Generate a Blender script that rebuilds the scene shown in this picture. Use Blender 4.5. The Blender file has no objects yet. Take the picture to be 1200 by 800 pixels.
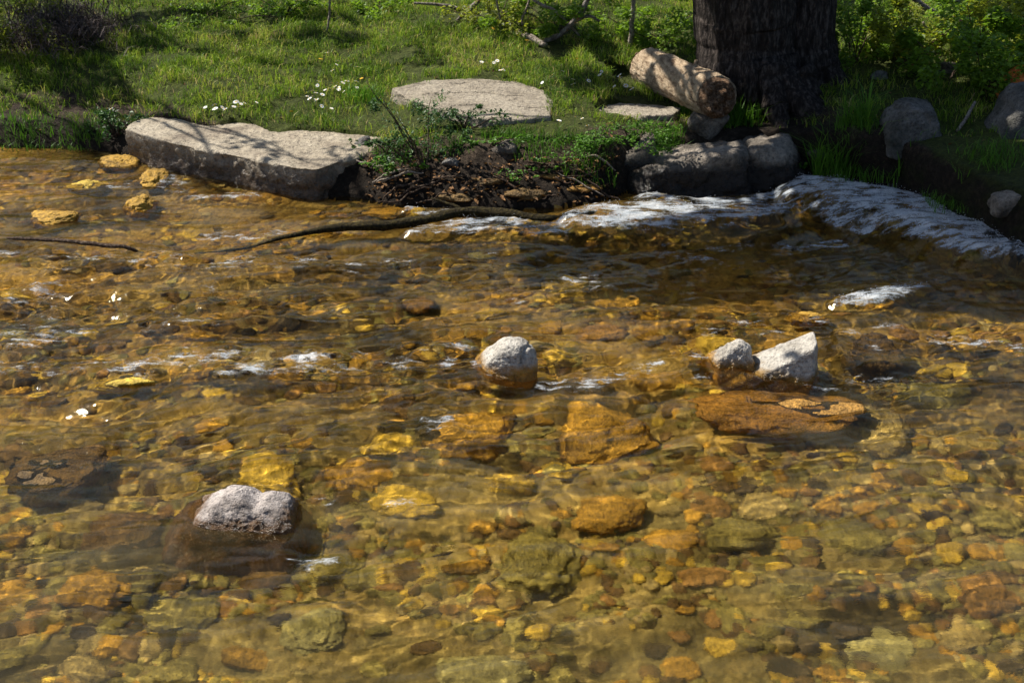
import bpy, bmesh, math, random
import numpy as np
from mathutils import Vector
R = math.radians
S = bpy.context.scene
COL = S.collection
random.seed(7)
rng = np.random.default_rng(11)

# ------------------------------------------------------------------ camera numbers (photo is 1200 x 800)
CAM_H, PITCH, LENS = 3.2, R(25), 50.0
F = LENS/36*1200
FW = np.array([0, math.cos(PITCH), -math.sin(PITCH)]); UP = np.array([0, math.sin(PITCH), math.cos(PITCH)])
CAMP = np.array([0, 0, CAM_H])
SUN_EL, SUN_AZ = R(50), R(-60)                       # azimuth from +Y, clockwise
SUN = np.array([math.sin(SUN_AZ)*math.cos(SUN_EL), math.cos(SUN_AZ)*math.cos(SUN_EL), math.sin(SUN_EL)])

def ray(px, py):
    d = FW + np.array([1, 0, 0])*(px-600)/F + UP*(400-py)/F
    return d/np.linalg.norm(d)
def P(px, py, z=0.0):                                # where the sight line of a pixel meets the height z
    d = ray(px, py); t = (z-CAM_H)/d[2]
    return CAMP + d*t
def proj(pts):
    v = np.asarray(pts) - CAMP
    dep = v@FW
    return 600+F*v[..., 0]/dep, 400-F*(v@UP)/dep
def PW(px, py, depth):                               # the same, bent at the water surface
    d = ray(px, py); p = P(px, py, 0)
    s = d*1/1.33; cz = -math.sqrt(max(0, 1-s[0]**2-s[1]**2))
    return p + np.array([s[0], s[1], cz])*(depth/-cz)
def mpp(p): return float(((np.asarray(p)-CAMP)@FW)/F)  # metres per photo pixel at p

# ------------------------------------------------------------------ noise
_perm = np.random.default_rng(3).permutation(256).astype(np.int32)
_perm = np.concatenate([_perm, _perm, _perm])
_g = np.random.default_rng(4).normal(size=(256, 3)); _g /= np.linalg.norm(_g, axis=1)[:, None]
def pn(x, y, z=0.0):
    x, y, z = np.broadcast_arrays(np.asarray(x, float), np.asarray(y, float), np.asarray(z, float))
    xi, yi, zi = np.floor(x).astype(int), np.floor(y).astype(int), np.floor(z).astype(int)
    xf, yf, zf = x-xi, y-yi, z-zi
    u, v, w = [t*t*t*(t*(t*6-15)+10) for t in (xf, yf, zf)]
    xi &= 255; yi &= 255; zi &= 255
    def c(i, j, k):
        h = _perm[_perm[_perm[xi+i]+yi+j]+zi+k]
        g = _g[h]
        return g[..., 0]*(xf-i)+g[..., 1]*(yf-j)+g[..., 2]*(zf-k)
    l = lambda a, b, t: a+(b-a)*t
    return 1.5*l(l(l(c(0,0,0), c(1,0,0), u), l(c(0,1,0), c(1,1,0), u), v), l(l(c(0,0,1), c(1,0,1), u), l(c(0,1,1), c(1,1,1), u), v), w)
def fbm(x, y, z=0.0, o=4, gain=.5):
    a, t, f = 1., 0., 1.
    for k in range(o):
        t = t + a*pn(np.asarray(x)*f+k*17.3, np.asarray(y)*f+k*5.1, np.asarray(z)*f+k*9.7); a *= gain; f *= 2.03
    return t
def sst(a, b, x):
    t = np.clip((np.asarray(x, float)-a)/(b-a), 0, 1); return t*t*(3-2*t)

# ------------------------------------------------------------------ objects
def tag(o, label=None, cat=None, group=None, kind=None):
    if label: o['label'] = label
    if cat: o['category'] = cat
    if group: o['group'] = group
    if kind: o['kind'] = kind
    return o
def empty(name, loc, label, cat, group=None):
    o = bpy.data.objects.new(name, None); COL.objects.link(o); o.location = [float(v) for v in loc]
    o.empty_display_size = .1
    return tag(o, label, cat, group)
def link(name, me, parent=None):
    o = bpy.data.objects.new(name, me); COL.objects.link(o)
    if parent is not None:
        o.parent = parent; o.location = [-v for v in parent.location]     # mesh data is in world metres
    return o
def mesh_np(name, co, faces, mats=(), smooth=True, mat_idx=None, attrs=None):
    """faces: (n,3) or (n,4) int array"""
    co = np.asarray(co, np.float32); faces = np.asarray(faces, np.int32)
    me = bpy.data.meshes.new(name)
    me.vertices.add(len(co)); me.vertices.foreach_set('co', co.ravel())
    k = faces.shape[1]
    me.loops.add(faces.size); me.loops.foreach_set('vertex_index', faces.ravel())
    me.polygons.add(len(faces)); me.polygons.foreach_set('loop_start', np.arange(0, faces.size, k, dtype=np.int32))
    me.update(calc_edges=True)
    me.polygons.foreach_set('use_smooth', np.full(len(faces), smooth))
    if mat_idx is not None: me.polygons.foreach_set('material_index', np.asarray(mat_idx, np.int32))
    for m in mats: me.materials.append(m)
    for n, a in (attrs or {}).items():
        at = me.attributes.new(n, 'FLOAT', 'POINT'); at.data.foreach_set('value', np.asarray(a, np.float32))
    me.validate()
    return me
def quads(n, m):
    i = np.arange(n*m).reshape(n, m)
    return np.stack([i[:-1, :-1], i[:-1, 1:], i[1:, 1:], i[1:, :-1]], -1).reshape(-1, 4)
_ico = {}
def ico(level):
    if level not in _ico:
        bm = bmesh.new(); bmesh.ops.create_icosphere(bm, subdivisions=level, radius=1)
        bm.verts.ensure_lookup_table()
        _ico[level] = (np.array([v.co[:] for v in bm.verts]), np.array([[v.index for v in f.verts] for f in bm.faces])); bm.free()
    return _ico[level]
def receiver(o): o.cycles.is_caustics_receiver = True; return o

# ------------------------------------------------------------------ materials
class M:
    def __init__(s, name):
        s.m = bpy.data.materials.new(name); s.m.use_nodes = True; s.t = s.m.node_tree; s.t.nodes.clear()
        s.out = s.n('ShaderNodeOutputMaterial')
    def n(s, typ, **kw):
        nd = s.t.nodes.new(typ)
        for k, v in kw.items(): setattr(nd, k, v)
        return nd
    def set(s, sock, v):
        if isinstance(v, bpy.types.NodeSocket): s.t.links.new(v, sock)
        elif isinstance(v, (tuple, list)) and len(v) == 3 and sock.type == 'RGBA': sock.default_value = (*v, 1)
        else: sock.default_value = v
    def pos(s): return s.n('ShaderNodeNewGeometry').outputs['Position']
    def mapping(s, vec, sc, loc=(0, 0, 0)):
        k = s.n('ShaderNodeMapping'); s.set(k.inputs[0], vec); k.inputs['Scale'].default_value = sc; k.inputs['Location'].default_value = loc; return k.outputs[0]
    def noise(s, vec, scale, detail=4, rough=.55, dist=0.):
        k = s.n('ShaderNodeTexNoise'); s.set(k.inputs['Vector'], vec); k.inputs['Scale'].default_value = scale
        k.inputs['Detail'].default_value = detail; k.inputs['Roughness'].default_value = rough; k.inputs['Distortion'].default_value = dist
        return k.outputs[0]
    def voro(s, vec, scale, feat='F1', out='Distance'):
        k = s.n('ShaderNodeTexVoronoi', feature=feat); s.set(k.inputs['Vector'], vec); k.inputs['Scale'].default_value = scale; return k.outputs[out]
    def ramp(s, fac, stops):
        k = s.n('ShaderNodeValToRGB'); e = k.color_ramp.elements
        while len(e) < len(stops): e.new(.5)
        for el, (p, c) in zip(e, stops): el.position = p; el.color = (*c, 1) if not isinstance(c, (int, float)) else (c, c, c, 1)
        s.set(k.inputs[0], fac); return k.outputs[0]
    def mix(s, fac, a, b, mode='MIX'):
        k = s.n('ShaderNodeMix', data_type='RGBA', blend_type=mode); s.set(k.inputs[0], fac); s.set(k.inputs[6], a); s.set(k.inputs[7], b); return k.outputs[2]
    def math(s, op, a, b=0., clamp=False):
        k = s.n('ShaderNodeMath', operation=op, use_clamp=clamp); s.set(k.inputs[0], a); s.set(k.inputs[1], b); return k.outputs[0]
    def mrange(s, v, a, b, c=0., d=1.):
        k = s.n('ShaderNodeMapRange', interpolation_type='SMOOTHSTEP'); s.set(k.inputs[0], v)
        for i, x in zip((1, 2, 3, 4), (a, b, c, d)): s.set(k.inputs[i], x)
        return k.outputs[0]
    def sep(s, v, i): 
        k = s.n('ShaderNodeSeparateXYZ'); s.set(k.inputs[0], v); return k.outputs[i]
    def attr(s, name): return s.n('ShaderNodeAttribute', attribute_name=name).outputs['Fac']
    def bump(s, h, strength, dist=.02):
        k = s.n('ShaderNodeBump'); s.set(k.inputs['Height'], h); k.inputs['Strength'].default_value = strength; k.inputs['Distance'].default_value = dist; return k.outputs[0]
    def pbsdf(s, col, rough=.8, spec=.3, normal=None, **kw):
        k = s.n('ShaderNodeBsdfPrincipled'); s.set(k.inputs['Base Color'], col); s.set(k.inputs['Roughness'], rough); k.inputs['Specular IOR Level'].default_value = spec
        if normal is not None: s.set(k.inputs['Normal'], normal)
        for a, v in kw.items(): s.set(k.inputs[a], v)
        return k.outputs[0]
    def done(s, sh): s.set(s.out.inputs[0], sh); return s.m

def sc3(c, k): return tuple(x*k for x in c)
def submerged_mat(name, c, dark=.28):
    """algae-stained stone: c is the main colour"""
    m = M(name); p = m.pos()
    big = m.noise(p, 4.5, 5, .62); fine = m.noise(p, 38, 5, .7); grain = m.voro(p, 85)
    col = m.ramp(big, [(.28, sc3(c, dark)), (.45, sc3(c, .72)), (.6, c), (.8, (min(1, c[0]*1.35), c[1]*1.35, c[2]*1.6))])
    col = m.mix(.8, col, m.ramp(fine, [(.3, (.22, .19, .16)), (.5, (.9, .9, .9)), (.72, (1.9, 1.75, 1.4))]), 'MULTIPLY')
    col = m.mix(m.mrange(grain, .0, .35, .35, 0), col, sc3(c, .3))
    b = m.bump(m.math('ADD', fine, m.math('MULTIPLY', grain, .4)), .7, .02)
    return m.done(m.pbsdf(col, .7, .25, b))
AMB = {'amber': submerged_mat('amber algae stone', (.46, .265, .035)), 'ochre': submerged_mat('ochre algae stone', (.58, .40, .055)),
       'brown': submerged_mat('brown wet stone', (.15, .09, .028)), 'rust': submerged_mat('rust wet stone', (.31, .17, .045)),
       'olive': submerged_mat('olive algae stone', (.27, .23, .065)), 'tan': submerged_mat('tan wet stone', (.40, .31, .12)),
       'green': submerged_mat('pale green wet stone', (.34, .31, .125)), 'copper': submerged_mat('coppery wet ledge', (.36, .19, .04)), 'dark': submerged_mat('dark wet stone', (.085, .062, .034))}

def bed_mat():
    m = M('stream bed gravel'); p = m.pos()
    a = m.noise(p, 1.7, 5, .6); c = m.voro(p, 20, out='Color'); f = m.noise(p, 45, 4, .7)
    cell = m.sep(c, 0); fy = m.mrange(m.math('ADD', m.sep(p, 1), m.math('MULTIPLY', a, 1.6)), 7.6, 6.0)
    col = m.ramp(cell, [(0, (.09, .06, .024)), (.3, (.22, .14, .035)), (.55, (.34, .21, .045)), (.75, (.28, .21, .07)), (.9, (.42, .31, .09)), (1, (.16, .08, .03))])
    sand = m.ramp(a, [(.3, (.17, .115, .035)), (.55, (.34, .235, .06)), (.75, (.38, .29, .10))])
    col = m.mix(m.mrange(a, .4, .62), col, sand)
    col = m.mix(.8, col, m.ramp(f, [(.3, .35), (.55, 1.), (.75, 1.5)]), 'MULTIPLY')
    col = m.mix(m.math('MULTIPLY', fy, .6), col, m.mix(.8, (.28, .25, .10), m.ramp(f, [(.3, .4), (.55, 1.), (.75, 1.4)]), 'MULTIPLY'))
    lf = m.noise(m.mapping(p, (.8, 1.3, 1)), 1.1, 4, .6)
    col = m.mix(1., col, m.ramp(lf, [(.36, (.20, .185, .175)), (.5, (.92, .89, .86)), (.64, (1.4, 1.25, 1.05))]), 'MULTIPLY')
    d = m.voro(p, 20)
    return m.done(m.pbsdf(col, .75, .2, m.bump(m.math('SUBTRACT', f, m.math('MULTIPLY', d, 1.2)), .8, .03)))

def ground_mat():
    m = M('bank soil'); p = m.pos()
    a = m.noise(p, 2.2, 6, .65); f = m.noise(p, 30, 5, .75); g = m.attr('green')
    soil = m.ramp(f, [(.3, (.014, .010, .007)), (.5, (.05, .035, .023)), (.68, (.14, .10, .068))])
    moss = m.ramp(f, [(.3, (.018, .022, .006)), (.55, (.06, .075, .014)), (.75, (.12, .13, .03))])
    col = m.mix(m.mrange(m.math('ADD', a, m.math('MULTIPLY', m.math('SUBTRACT', g, .5), .8)), .42, .58), soil, moss)
    wet = m.attr('wet')  # damp waterline, plus shade painted on the right bank face
    col = m.mix(m.math('MULTIPLY', wet, .9), col, m.mix(.8, col, (.008, .006, .004)))
    return m.done(m.pbsdf(col, .9, .15, m.bump(f, 1., .04)))

def water_mat():
    m = M('clear running stream water'); p = m.pos()
    foam = m.attr('foam')
    st = m.mapping(p, (5, 20, 8)); n1 = m.noise(st, 1.0, 5, .65, .6); n2 = m.noise(p, 95, 3, .7); n3 = m.noise(m.mapping(p, (1, 1.7, 1)), 34, 3, .6)
    pat = m.math('ADD', m.math('MULTIPLY', n1, .62), m.math('ADD', m.math('MULTIPLY', n2, .18), m.math('MULTIPLY', n3, .20)))
    thr = m.math('SUBTRACT', .74, m.math('MULTIPLY', foam, .328))
    fac = m.mrange(m.math('SUBTRACT', pat, thr), -.02, .17)
    tiny = m.bump(m.noise(m.mapping(p, (1, 1.5, 1)), 75, 2, .5), .26, .004)
    g = m.n('ShaderNodeBsdfGlass'); g.inputs['IOR'].default_value = 1.33; g.inputs['Roughness'].default_value = 0.075; m.set(g.inputs['Normal'], tiny); g.inputs['Color'].default_value = (.97, .905, .72, 1)
    fb = m.bump(m.math('ADD', m.math('MULTIPLY', n2, .6), m.math('MULTIPLY', n1, .5)), .4, .015)
    n4 = m.noise(m.mapping(p, (1, 2.2, 1)), 9, 4, .6, .5)
    fo = m.pbsdf(m.mix(.35, m.ramp(n4, [(.32, (.52, .58, .63)), (.50, (.78, .83, .87)), (.64, (.97, .98, .98))]), m.ramp(n2, [(.36, .25), (.62, 1.)]), 'MULTIPLY'), .22, .5, fb)
    tr = m.n('ShaderNodeBsdfTranslucent'); tr.inputs[0].default_value = (.5, .52, .54, 1)
    mx = m.n('ShaderNodeMixShader'); mx.inputs[0].default_value = .3; m.set(mx.inputs[1], fo); m.set(mx.inputs[2], tr.outputs[0])
    silt = m.n('ShaderNodeBsdfDiffuse'); silt.inputs[0].default_value = (.34, .27, .12, 1)
    ms = m.n('ShaderNodeMixShader'); m.set(ms.inputs[0], m.attr('silt')); m.set(ms.inputs[1], g.outputs[0]); m.set(ms.inputs[2], silt.outputs[0])
    m2 = m.n('ShaderNodeMixShader'); m.set(m2.inputs[0], m.math('MULTIPLY', fac, .80)); m.set(m2.inputs[1], ms.outputs[0]); m.set(m2.inputs[2], mx.outputs[0])
    return m.done(m2.outputs[0])

def granite_mat(name, light, mid, dark, stain_or_shade=None, line=.0, scale=1., soft_=.012):
    m = M(name); p = m.pos()
    big = m.noise(p, 5*scale, 5, .65); f = m.noise(p, 60*scale, 4, .75); sp = m.voro(p, 130*scale)
    col = m.ramp(big, [(.3, dark), (.45, mid), (.62, light)])
    col = m.mix(.85, col, m.ramp(f, [(.34, (.30, .27, .25)), (.48, (.92, .92, .92)), (.68, (1.4, 1.37, 1.3))]), 'MULTIPLY')
    col = m.mix(m.mrange(sp, 0, .3, .5, 0), col, sc3(dark, .5))
    rough = .85
    if stain_or_shade is not None:
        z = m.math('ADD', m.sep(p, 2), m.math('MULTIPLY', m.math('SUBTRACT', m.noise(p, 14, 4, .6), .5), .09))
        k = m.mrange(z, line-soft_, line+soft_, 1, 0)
        sc = m.ramp(m.noise(p, 22, 4, .65), [(.3, sc3(stain_or_shade, .3)), (.5, stain_or_shade), (.7, sc3(stain_or_shade, 1.5))])
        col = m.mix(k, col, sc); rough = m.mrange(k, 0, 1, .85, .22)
    b = m.bump(m.math('ADD', m.math('MULTIPLY', big, .8), m.math('SUBTRACT', f, m.math('MULTIPLY', sp, .3))), .85, .02)
    return m.done(m.pbsdf(col, rough, .35, b))

def leaf_mat(name, c0, c1, trans=.35, rough=.5):
    m = M(name); t = m.attr('tint')
    col = m.ramp(t, [(0, c0), (1, c1)])
    p = m.pbsdf(col, rough, .3)
    tr = m.n('ShaderNodeBsdfTranslucent'); m.set(tr.inputs[0], m.mix(.5, col, (c1[0]*1.3, c1[1]*1.3, c1[2]*.7)))
    mx = m.n('ShaderNodeMixShader'); mx.inputs[0].default_value = trans; m.set(mx.inputs[1], p); m.set(mx.inputs[2], tr.outputs[0])
    return m.done(mx.outputs[0])
def grass_mat(name, stops, trans=.4):
    m = M(name); t = m.attr('tint'); col = m.ramp(t, stops)
    p = m.pbsdf(col, .5, .25)
    tr = m.n('ShaderNodeBsdfTranslucent'); m.set(tr.inputs[0], col)
    mx = m.n('ShaderNodeMixShader'); mx.inputs[0].default_value = trans; m.set(mx.inputs[1], p); m.set(mx.inputs[2], tr.outputs[0])
    return m.done(mx.outputs[0])
def bark_mat(name, cs, stretch=(14, 14, 2.4), lichen=None):
    m = M(name); p = m.pos()
    n = m.noise(m.mapping(p, stretch), 1.6, 6, .65, .3); f = m.noise(p, 55, 4, .7)
    col = m.ramp(n, [(.3, cs[0]), (.5, cs[1]), (.68, cs[2])])
    col = m.mix(.7, col, m.ramp(f, [(.3, .5), (.55, 1.), (.75, 1.35)]), 'MULTIPLY')
    if lichen: col = m.mix(m.mrange(m.noise(p, 16, 4, .6), .58, .64, 0, .8), col, lichen)
    return m.done(m.pbsdf(col, .9, .15, m.bump(m.math('ADD', n, m.math('MULTIPLY', f, .35)), 1., .04)))
def plain_mat(name, c, rough=.7, vary=.3, spec=.3, scale=25):
    m = M(name); f = m.noise(m.pos(), scale, 4, .6)
    return m.done(m.pbsdf(m.ramp(f, [(.3, sc3(c, 1-vary)), (.7, sc3(c, 1+vary))]), rough, spec))

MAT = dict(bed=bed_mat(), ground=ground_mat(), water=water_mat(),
    slab=granite_mat('grey tan slab granite', (.40, .345, .26), (.31, .26, .19), (.16, .125, .09), (.085, .06, .04), .15, .6, .09),  # sides turn darker brown below the upper edge
    flat=granite_mat('weathered flat rock', (.33, .285, .22), (.26, .22, .165), (.12, .10, .075), None, 0, .7),
    white=granite_mat('pale dry granite with algae line', (.54, .505, .445), (.43, .395, .34), (.20, .175, .145), (.30, .15, .02), .04, 1., .03),
    white3=granite_mat('pale dry granite with low algae line', (.54, .505, .445), (.43, .395, .34), (.20, .175, .145), (.22, .12, .02), .012, 1., .025),
    white2=granite_mat('pinkish dry granite with brown base', (.52, .46, .425), (.40, .35, .32), (.19, .16, .14), (.12, .06, .022), .035, 1., .022),
    bould=granite_mat('bank granite with painted shade', (.30, .255, .205), (.10, .083, .065), (.025, .02, .016), (.02, .015, .011), .20, .8, .05),  # dark lower band paints in the shade of the unlit boulder fronts
    greyb=granite_mat('mossy grey boulder', (.17, .16, .145), (.085, .08, .07), (.028, .03, .02), None, 0, .8),
    rusty=plain_mat('orange rusted stone', (.62, .16, .03), .8, .5),
    bark=bark_mat('dark ridged bark', [(.008, .006, .005), (.034, .026, .022), (.13, .105, .09)], (24, 24, 7)),
    barkgrey=bark_mat('grey brown bark', [(.03, .024, .02), (.09, .075, .062), (.2, .17, .15)]),
    logwood=bark_mat('pale debarked wood', [(.10, .06, .035), (.42, .31, .20), (.54, .43, .30)], (20, 4, 20)),
    logend=bark_mat('crumbling brown wood', [(.04, .02, .01), (.18, .105, .06), (.40, .27, .17)], (30, 30, 30)),
    branchwet=bark_mat('dark mossy wet branch', [(.012, .009, .004), (.04, .03, .012), (.10, .075, .02)], (30, 30, 30)),
    twigpale=bark_mat('bleached twig', [(.16, .12, .09), (.34, .28, .22), (.52, .46, .38)], (30, 30, 30)),
    twiglichen=bark_mat('lichened dead branch', [(.08, .065, .055), (.24, .2, .17), (.42, .38, .33)], (25, 25, 25), (.45, .22, .05)),
    twigbrown=bark_mat('brown twig', [(.03, .018, .012), (.10, .066, .045), (.24, .18, .13)], (30, 30, 30)),
    grass=grass_mat('short meadow grass', [(0, (.045, .10, .008)), (.35, (.15, .26, .016)), (.7, (.30, .41, .03)), (.88, (.42, .42, .06)), (1, (.45, .34, .16))]),
    tuft=grass_mat('bright grass tuft', [(0, (.04, .10, .008)), (.6, (.09, .22, .015)), (1, (.17, .32, .03))]),
    shrub=leaf_mat('fresh green shrub leaves', (.05, .10, .009), (.22, .36, .028), .5),
    moss=leaf_mat('yellow green moss leaves', (.07, .10, .009), (.32, .36, .035), .5),
    bramble=leaf_mat('dark bramble leaves', (.018, .05, .012), (.07, .15, .035), .25),
    crown=leaf_mat('tree crown leaves', (.03, .06, .01), (.06, .11, .015), .2),
    litter=leaf_mat('fallen brown leaves', (.035, .02, .01), (.34, .17, .06), .1, .8),
    bracken=leaf_mat('dead dark bracken', (.018, .012, .012), (.13, .095, .085), .1, .8),
    petal=plain_mat('white petals', (.82, .82, .80), .6, .04), yolk=plain_mat('yellow florets', (.75, .45, .02), .6, .1),
    foamdrop=plain_mat('white bubbles', (.78, .80, .82), .25, .06, .5))

# ------------------------------------------------------------------ the lie of the land
_sh = [(-140,168,.13,.16,.12),(0,170,.13,.16,.12),(100,173,.13,.16,.12),(150,180,.12,.25,.12),(165,190,.16,.12,.08),(370,229,.16,.12,.08),
       (420,233,.20,.25,.08),(470,240,.27,.42,.07),(560,245,.30,.5,.07),(640,244,.32,.5,.07),(700,238,.34,.40,.07),(745,222,.30,.25,.07),(800,211,.26,.2,.07),
       (880,207,.30,.2,.07),(950,217,.36,.16,.10),(1010,233,.42,.2,.10),(1062,247,.43,.36,.08),(1130,284,.42,.5,.07),(1200,320,.42,.5,.07),(1330,370,.42,.5,.07)]
_shw = np.array([[*P(a, b, 0)[:2], c, d, e] for a, b, c, d, e in _sh])
_o = np.argsort(_shw[:, 0]); _shw = _shw[_o]
def shore(x): return np.interp(x, _shw[:, 0], _shw[:, 1])
def H(x, y, detail=True):
    x = np.asarray(x, float); y = np.asarray(y, float)
    ys = shore(x)+.05*pn(x*2.3, 7.7)+.025*pn(x*7, 3.3)
    d = y-ys
    zl = np.interp(x, _shw[:, 0], _shw[:, 2]); dl = np.interp(x, _shw[:, 0], _shw[:, 3]); sl = np.interp(x, _shw[:, 0], _shw[:, 4])
    left = sst(-1.0, -2.2, x)
    up = zl*np.clip(d/dl, 0, 1)**.8 + sl*np.clip(d-dl, 0, 6) + left*.12*sst(.3, 1.1, d)
    up = up + .45*np.clip(y-17.5, 0, 30)*sst(17, 20, y)*.9  # unseen hillside added to keep low sky out of the water's reflections
    dep = .045*fbm(x*2.4, y*2.4, 21, 3)*sst(0, -.6, d)+.05+.13*sst(0, -1.0, d)+.045*sst(7.6, 5.2, y)-.055*sst(-.6, -2.2, x)*sst(5.4, 6.2, y)*sst(9.3, 8.4, y)
    near = 2.2*sst(2.6, 0, y)
    z = np.where(d > 0, up, -dep)+near
    if detail:
        n = fbm(x*1.5, y*1.5, 2.2, 3)*.03+fbm(x*6, y*6, 5.2, 3)*.014
        z = z + n*np.where(d > 0, 1.15*sst(0, .15, d), .9)*np.where(y < 2.6, .3, 1)
    return z
def G(px, py, dz=0.0):                               # where the sight line meets the ground (+dz)
    d = ray(px, py); t = np.arange(6, 30, .01); q = CAMP+d*t[:, None]
    k = np.argmax(q[:, 2] < H(q[:, 0], q[:, 1])+dz)
    return q[k]
def axis(a, b, step, far):
    pos = [];  v = step
    while v < far: v *= 1.7; pos.append(v)
    pos = np.array(pos); return np.concatenate([a-pos[::-1], np.arange(a, b, step), b+pos])
gx = axis(-6.2, 6.2, .018, 500); gy = axis(2.4, 15.5, .024, 500)
X, Y = np.meshgrid(gx, gy); Z = H(X, Y)
cen = quads(*X.shape)
D = (Y-shore(X)).ravel()
isbed = (D[cen].mean(1) < .5) & (Z.ravel()[cen].mean(1) < np.where(X.ravel()[cen].mean(1) > 2.3, .05, -.025)) & (Y.ravel()[cen].mean(1) > 1.2)
co = np.stack([X, Y, Z], -1).reshape(-1, 3)
_rt = sst(1.4, 2.1, co[:, 0])+.55*sst(-1.1, -.6, co[:, 0])*sst(.9, .4, co[:, 0])
_ds = np.interp(co[:, 0], _shw[:, 0], _shw[:, 3])
_m = (shore(co[:, 0]+.05)-shore(co[:, 0]-.05))/.1; _n = np.sqrt(1+_m**2)
_w = .09*_rt*sst(.12, .38, co[:, 2])*sst(.9, .25, D-_ds)*(1+.4*fbm(co[:, 0]*3, 2, 2, 3))*(D > 0)*(co[:, 0] < 6)
co[:, 0] += _w*np.minimum(_m, 0)/_n; co[:, 1] -= _w/_n      # the lip overhangs an undercut
def submesh(name, mask, mat, attrs=None):
    q = cen[mask]; u, inv = np.unique(q, return_inverse=True)
    return link(name, mesh_np(name, co[u], inv.reshape(-1, 4), [mat], attrs={k: a[u] for k, a in (attrs or {}).items()}))
pxs, pys = proj(co)
green = np.clip(.25+.5*sst(.35, .9, D)+.25*sst(1.6, 3.2, co[:, 0]), 0, 1)
wet = np.maximum(sst(.5, .1, D)*sst(.30, .12, co[:, 2]), sst(1.2, 1.8, co[:, 0])*sst(.47, .37, co[:, 2]))  # first term is the damp edge, second paints shade on the right bank face
ground = submesh('ground', ~isbed, MAT['ground'], {'green': green, 'wet': wet})
tag(ground, 'earth of the grassy stream bank rising behind the water', None, None, 'structure')
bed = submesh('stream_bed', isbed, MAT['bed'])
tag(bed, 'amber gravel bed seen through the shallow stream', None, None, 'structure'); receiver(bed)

# ------------------------------------------------------------------ rocks
def rock_shape(seed, level=5, size=(1, 1, 1), planes=13, soft=9., rough=.10, flat=None, noise_f=1.6):
    """faceted, rounded, noisy stone: direction -> radius as a soft minimum over cutting planes"""
    r = np.random.default_rng(seed)
    v, f = ico(level)
    n = r.normal(size=(planes, 3)); n /= np.linalg.norm(n, axis=1)[:, None]
    dd = r.uniform(.62, 1.05, planes)
    n = np.concatenate([n, np.eye(3), -np.eye(3)]); dd = np.concatenate([dd, np.full(6, 1.0)])
    if flat: 
        for nn, d0 in flat:
            nn = np.array(nn, float); nn /= np.linalg.norm(nn); n = np.vstack([n, nn]); dd = np.append(dd, d0)
    inv = np.maximum(v@n.T, 0)/dd
    rad = 1/np.maximum((inv**soft).sum(1)**(1/soft), .2)
    o = r.uniform(0, 50, 3)
    rad *= 1+rough*fbm(v[:, 0]*noise_f+o[0], v[:, 1]*noise_f+o[1], v[:, 2]*noise_f+o[2], 5, .55)
    return v*rad[:, None]*np.array(size), f
def rotz(v, a):
    c, s = math.cos(a), math.sin(a); return v@np.array([[c, s, 0], [-s, c, 0], [0, 0, 1]])
def rock_obj(name, v, f, loc, mat, label, cat, group=None, rec=True):
    me = mesh_np(name, v, f, [mat]); o = link(name, me); o.location = [float(t) for t in loc]
    tag(o, label, cat, group)
    return receiver(o) if rec else o

def hull_rock(name, loc, planes, mat, label, cat, seed=0, level=6, soft=14., rough=.05, union=None, noise_f=3., post=None, size=1.):
    """planes: (normal, distance) in metres from loc; union: more such lists, joined where they stand prouder"""
    v, f = ico(level)
    def rad(pl):
        n = np.array([p[0] for p in pl], float); n /= np.linalg.norm(n, axis=1)[:, None]; d = np.array([p[1] for p in pl], float)
        inv = np.maximum(v@n.T, 0)/d
        return 1/np.maximum((inv**soft).sum(1)**(1/soft), .5)
    r = rad(planes)
    for u in (union or []): r = np.maximum(r, rad(u))
    m = float(np.median(r)); rr = v*r[:, None]; q = rr/m*noise_f+seed*7.3
    r = r + m*rough*fbm(q[:, 0], q[:, 1], q[:, 2], 5, .55)
    w = v*r[:, None]
    if post: w = post(w)
    w = w*size
    return rock_obj(name, w, f, loc, mat, label, cat)

# --- stones standing out of the water
c = P(600, 440, 0); k = mpp(c)
def crack(w):
    g = np.abs(w[:, 0]*.9-w[:, 2]*.25-.055-.02*np.sin(w[:, 1]*20)); dep = .018*np.exp(-(g/.012)**2)*(w[:, 2] > .06)
    return w*(1-dep/np.linalg.norm(w, axis=1))[:, None]*np.array([1.16, 1, .92])
hull_rock('white_stone', c+np.array([-.005, .09, .025]), [((.15,0,1),.185),((-1,0,1),.155),((-1,-.3,.1),.17),((.9,0,.5),.165),((1,.2,-.3),.155),((0,-1,.4),.15),((-.5,-1,.1),.16),((0,1,.2),.16),((.6,-.8,.4),.15),((0,0,-1),.22)],
   MAT['white'], 'round white stone alone in midstream, its wet foot stained orange', 'stone', 2, soft=8., rough=.04, post=crack, size=.74)
c = P(856, 430, 0)
hull_rock('white_stone', c+np.array([.025, .04, .015]), [((-.75,0,1),.11),((.5,0,1),.145),((-1,-.3,.1),.15),((1,0,.1),.125),((0,-1,.4),.09),((0,1,.3),.10),((0,0,-1),.2),((.9,-.2,.5),.13)],
   MAT['white'], 'small white stone split by a crack, beside the pointed triangular stone', 'stone', 5, rough=.07, size=.76)
c = P(913, 440, 0)
hull_rock('white_stone', c+np.array([.055, .08, .0]), [((-.56,-.1,1),.082),((1,.0,.10),.155),((.95,-.5,.1),.15),((-.15,-1,.3),.10),((0,1,.3),.13),((0,0,-1),.25),((.2,0,1),.225),((.7,-.2,.9),.215),((-1,-.2,0),.36)],
   MAT['white3'], 'pointed triangular white stone sloping down to the left', 'stone', 9, soft=24., rough=.035)
c = P(285, 612, 0)
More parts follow.
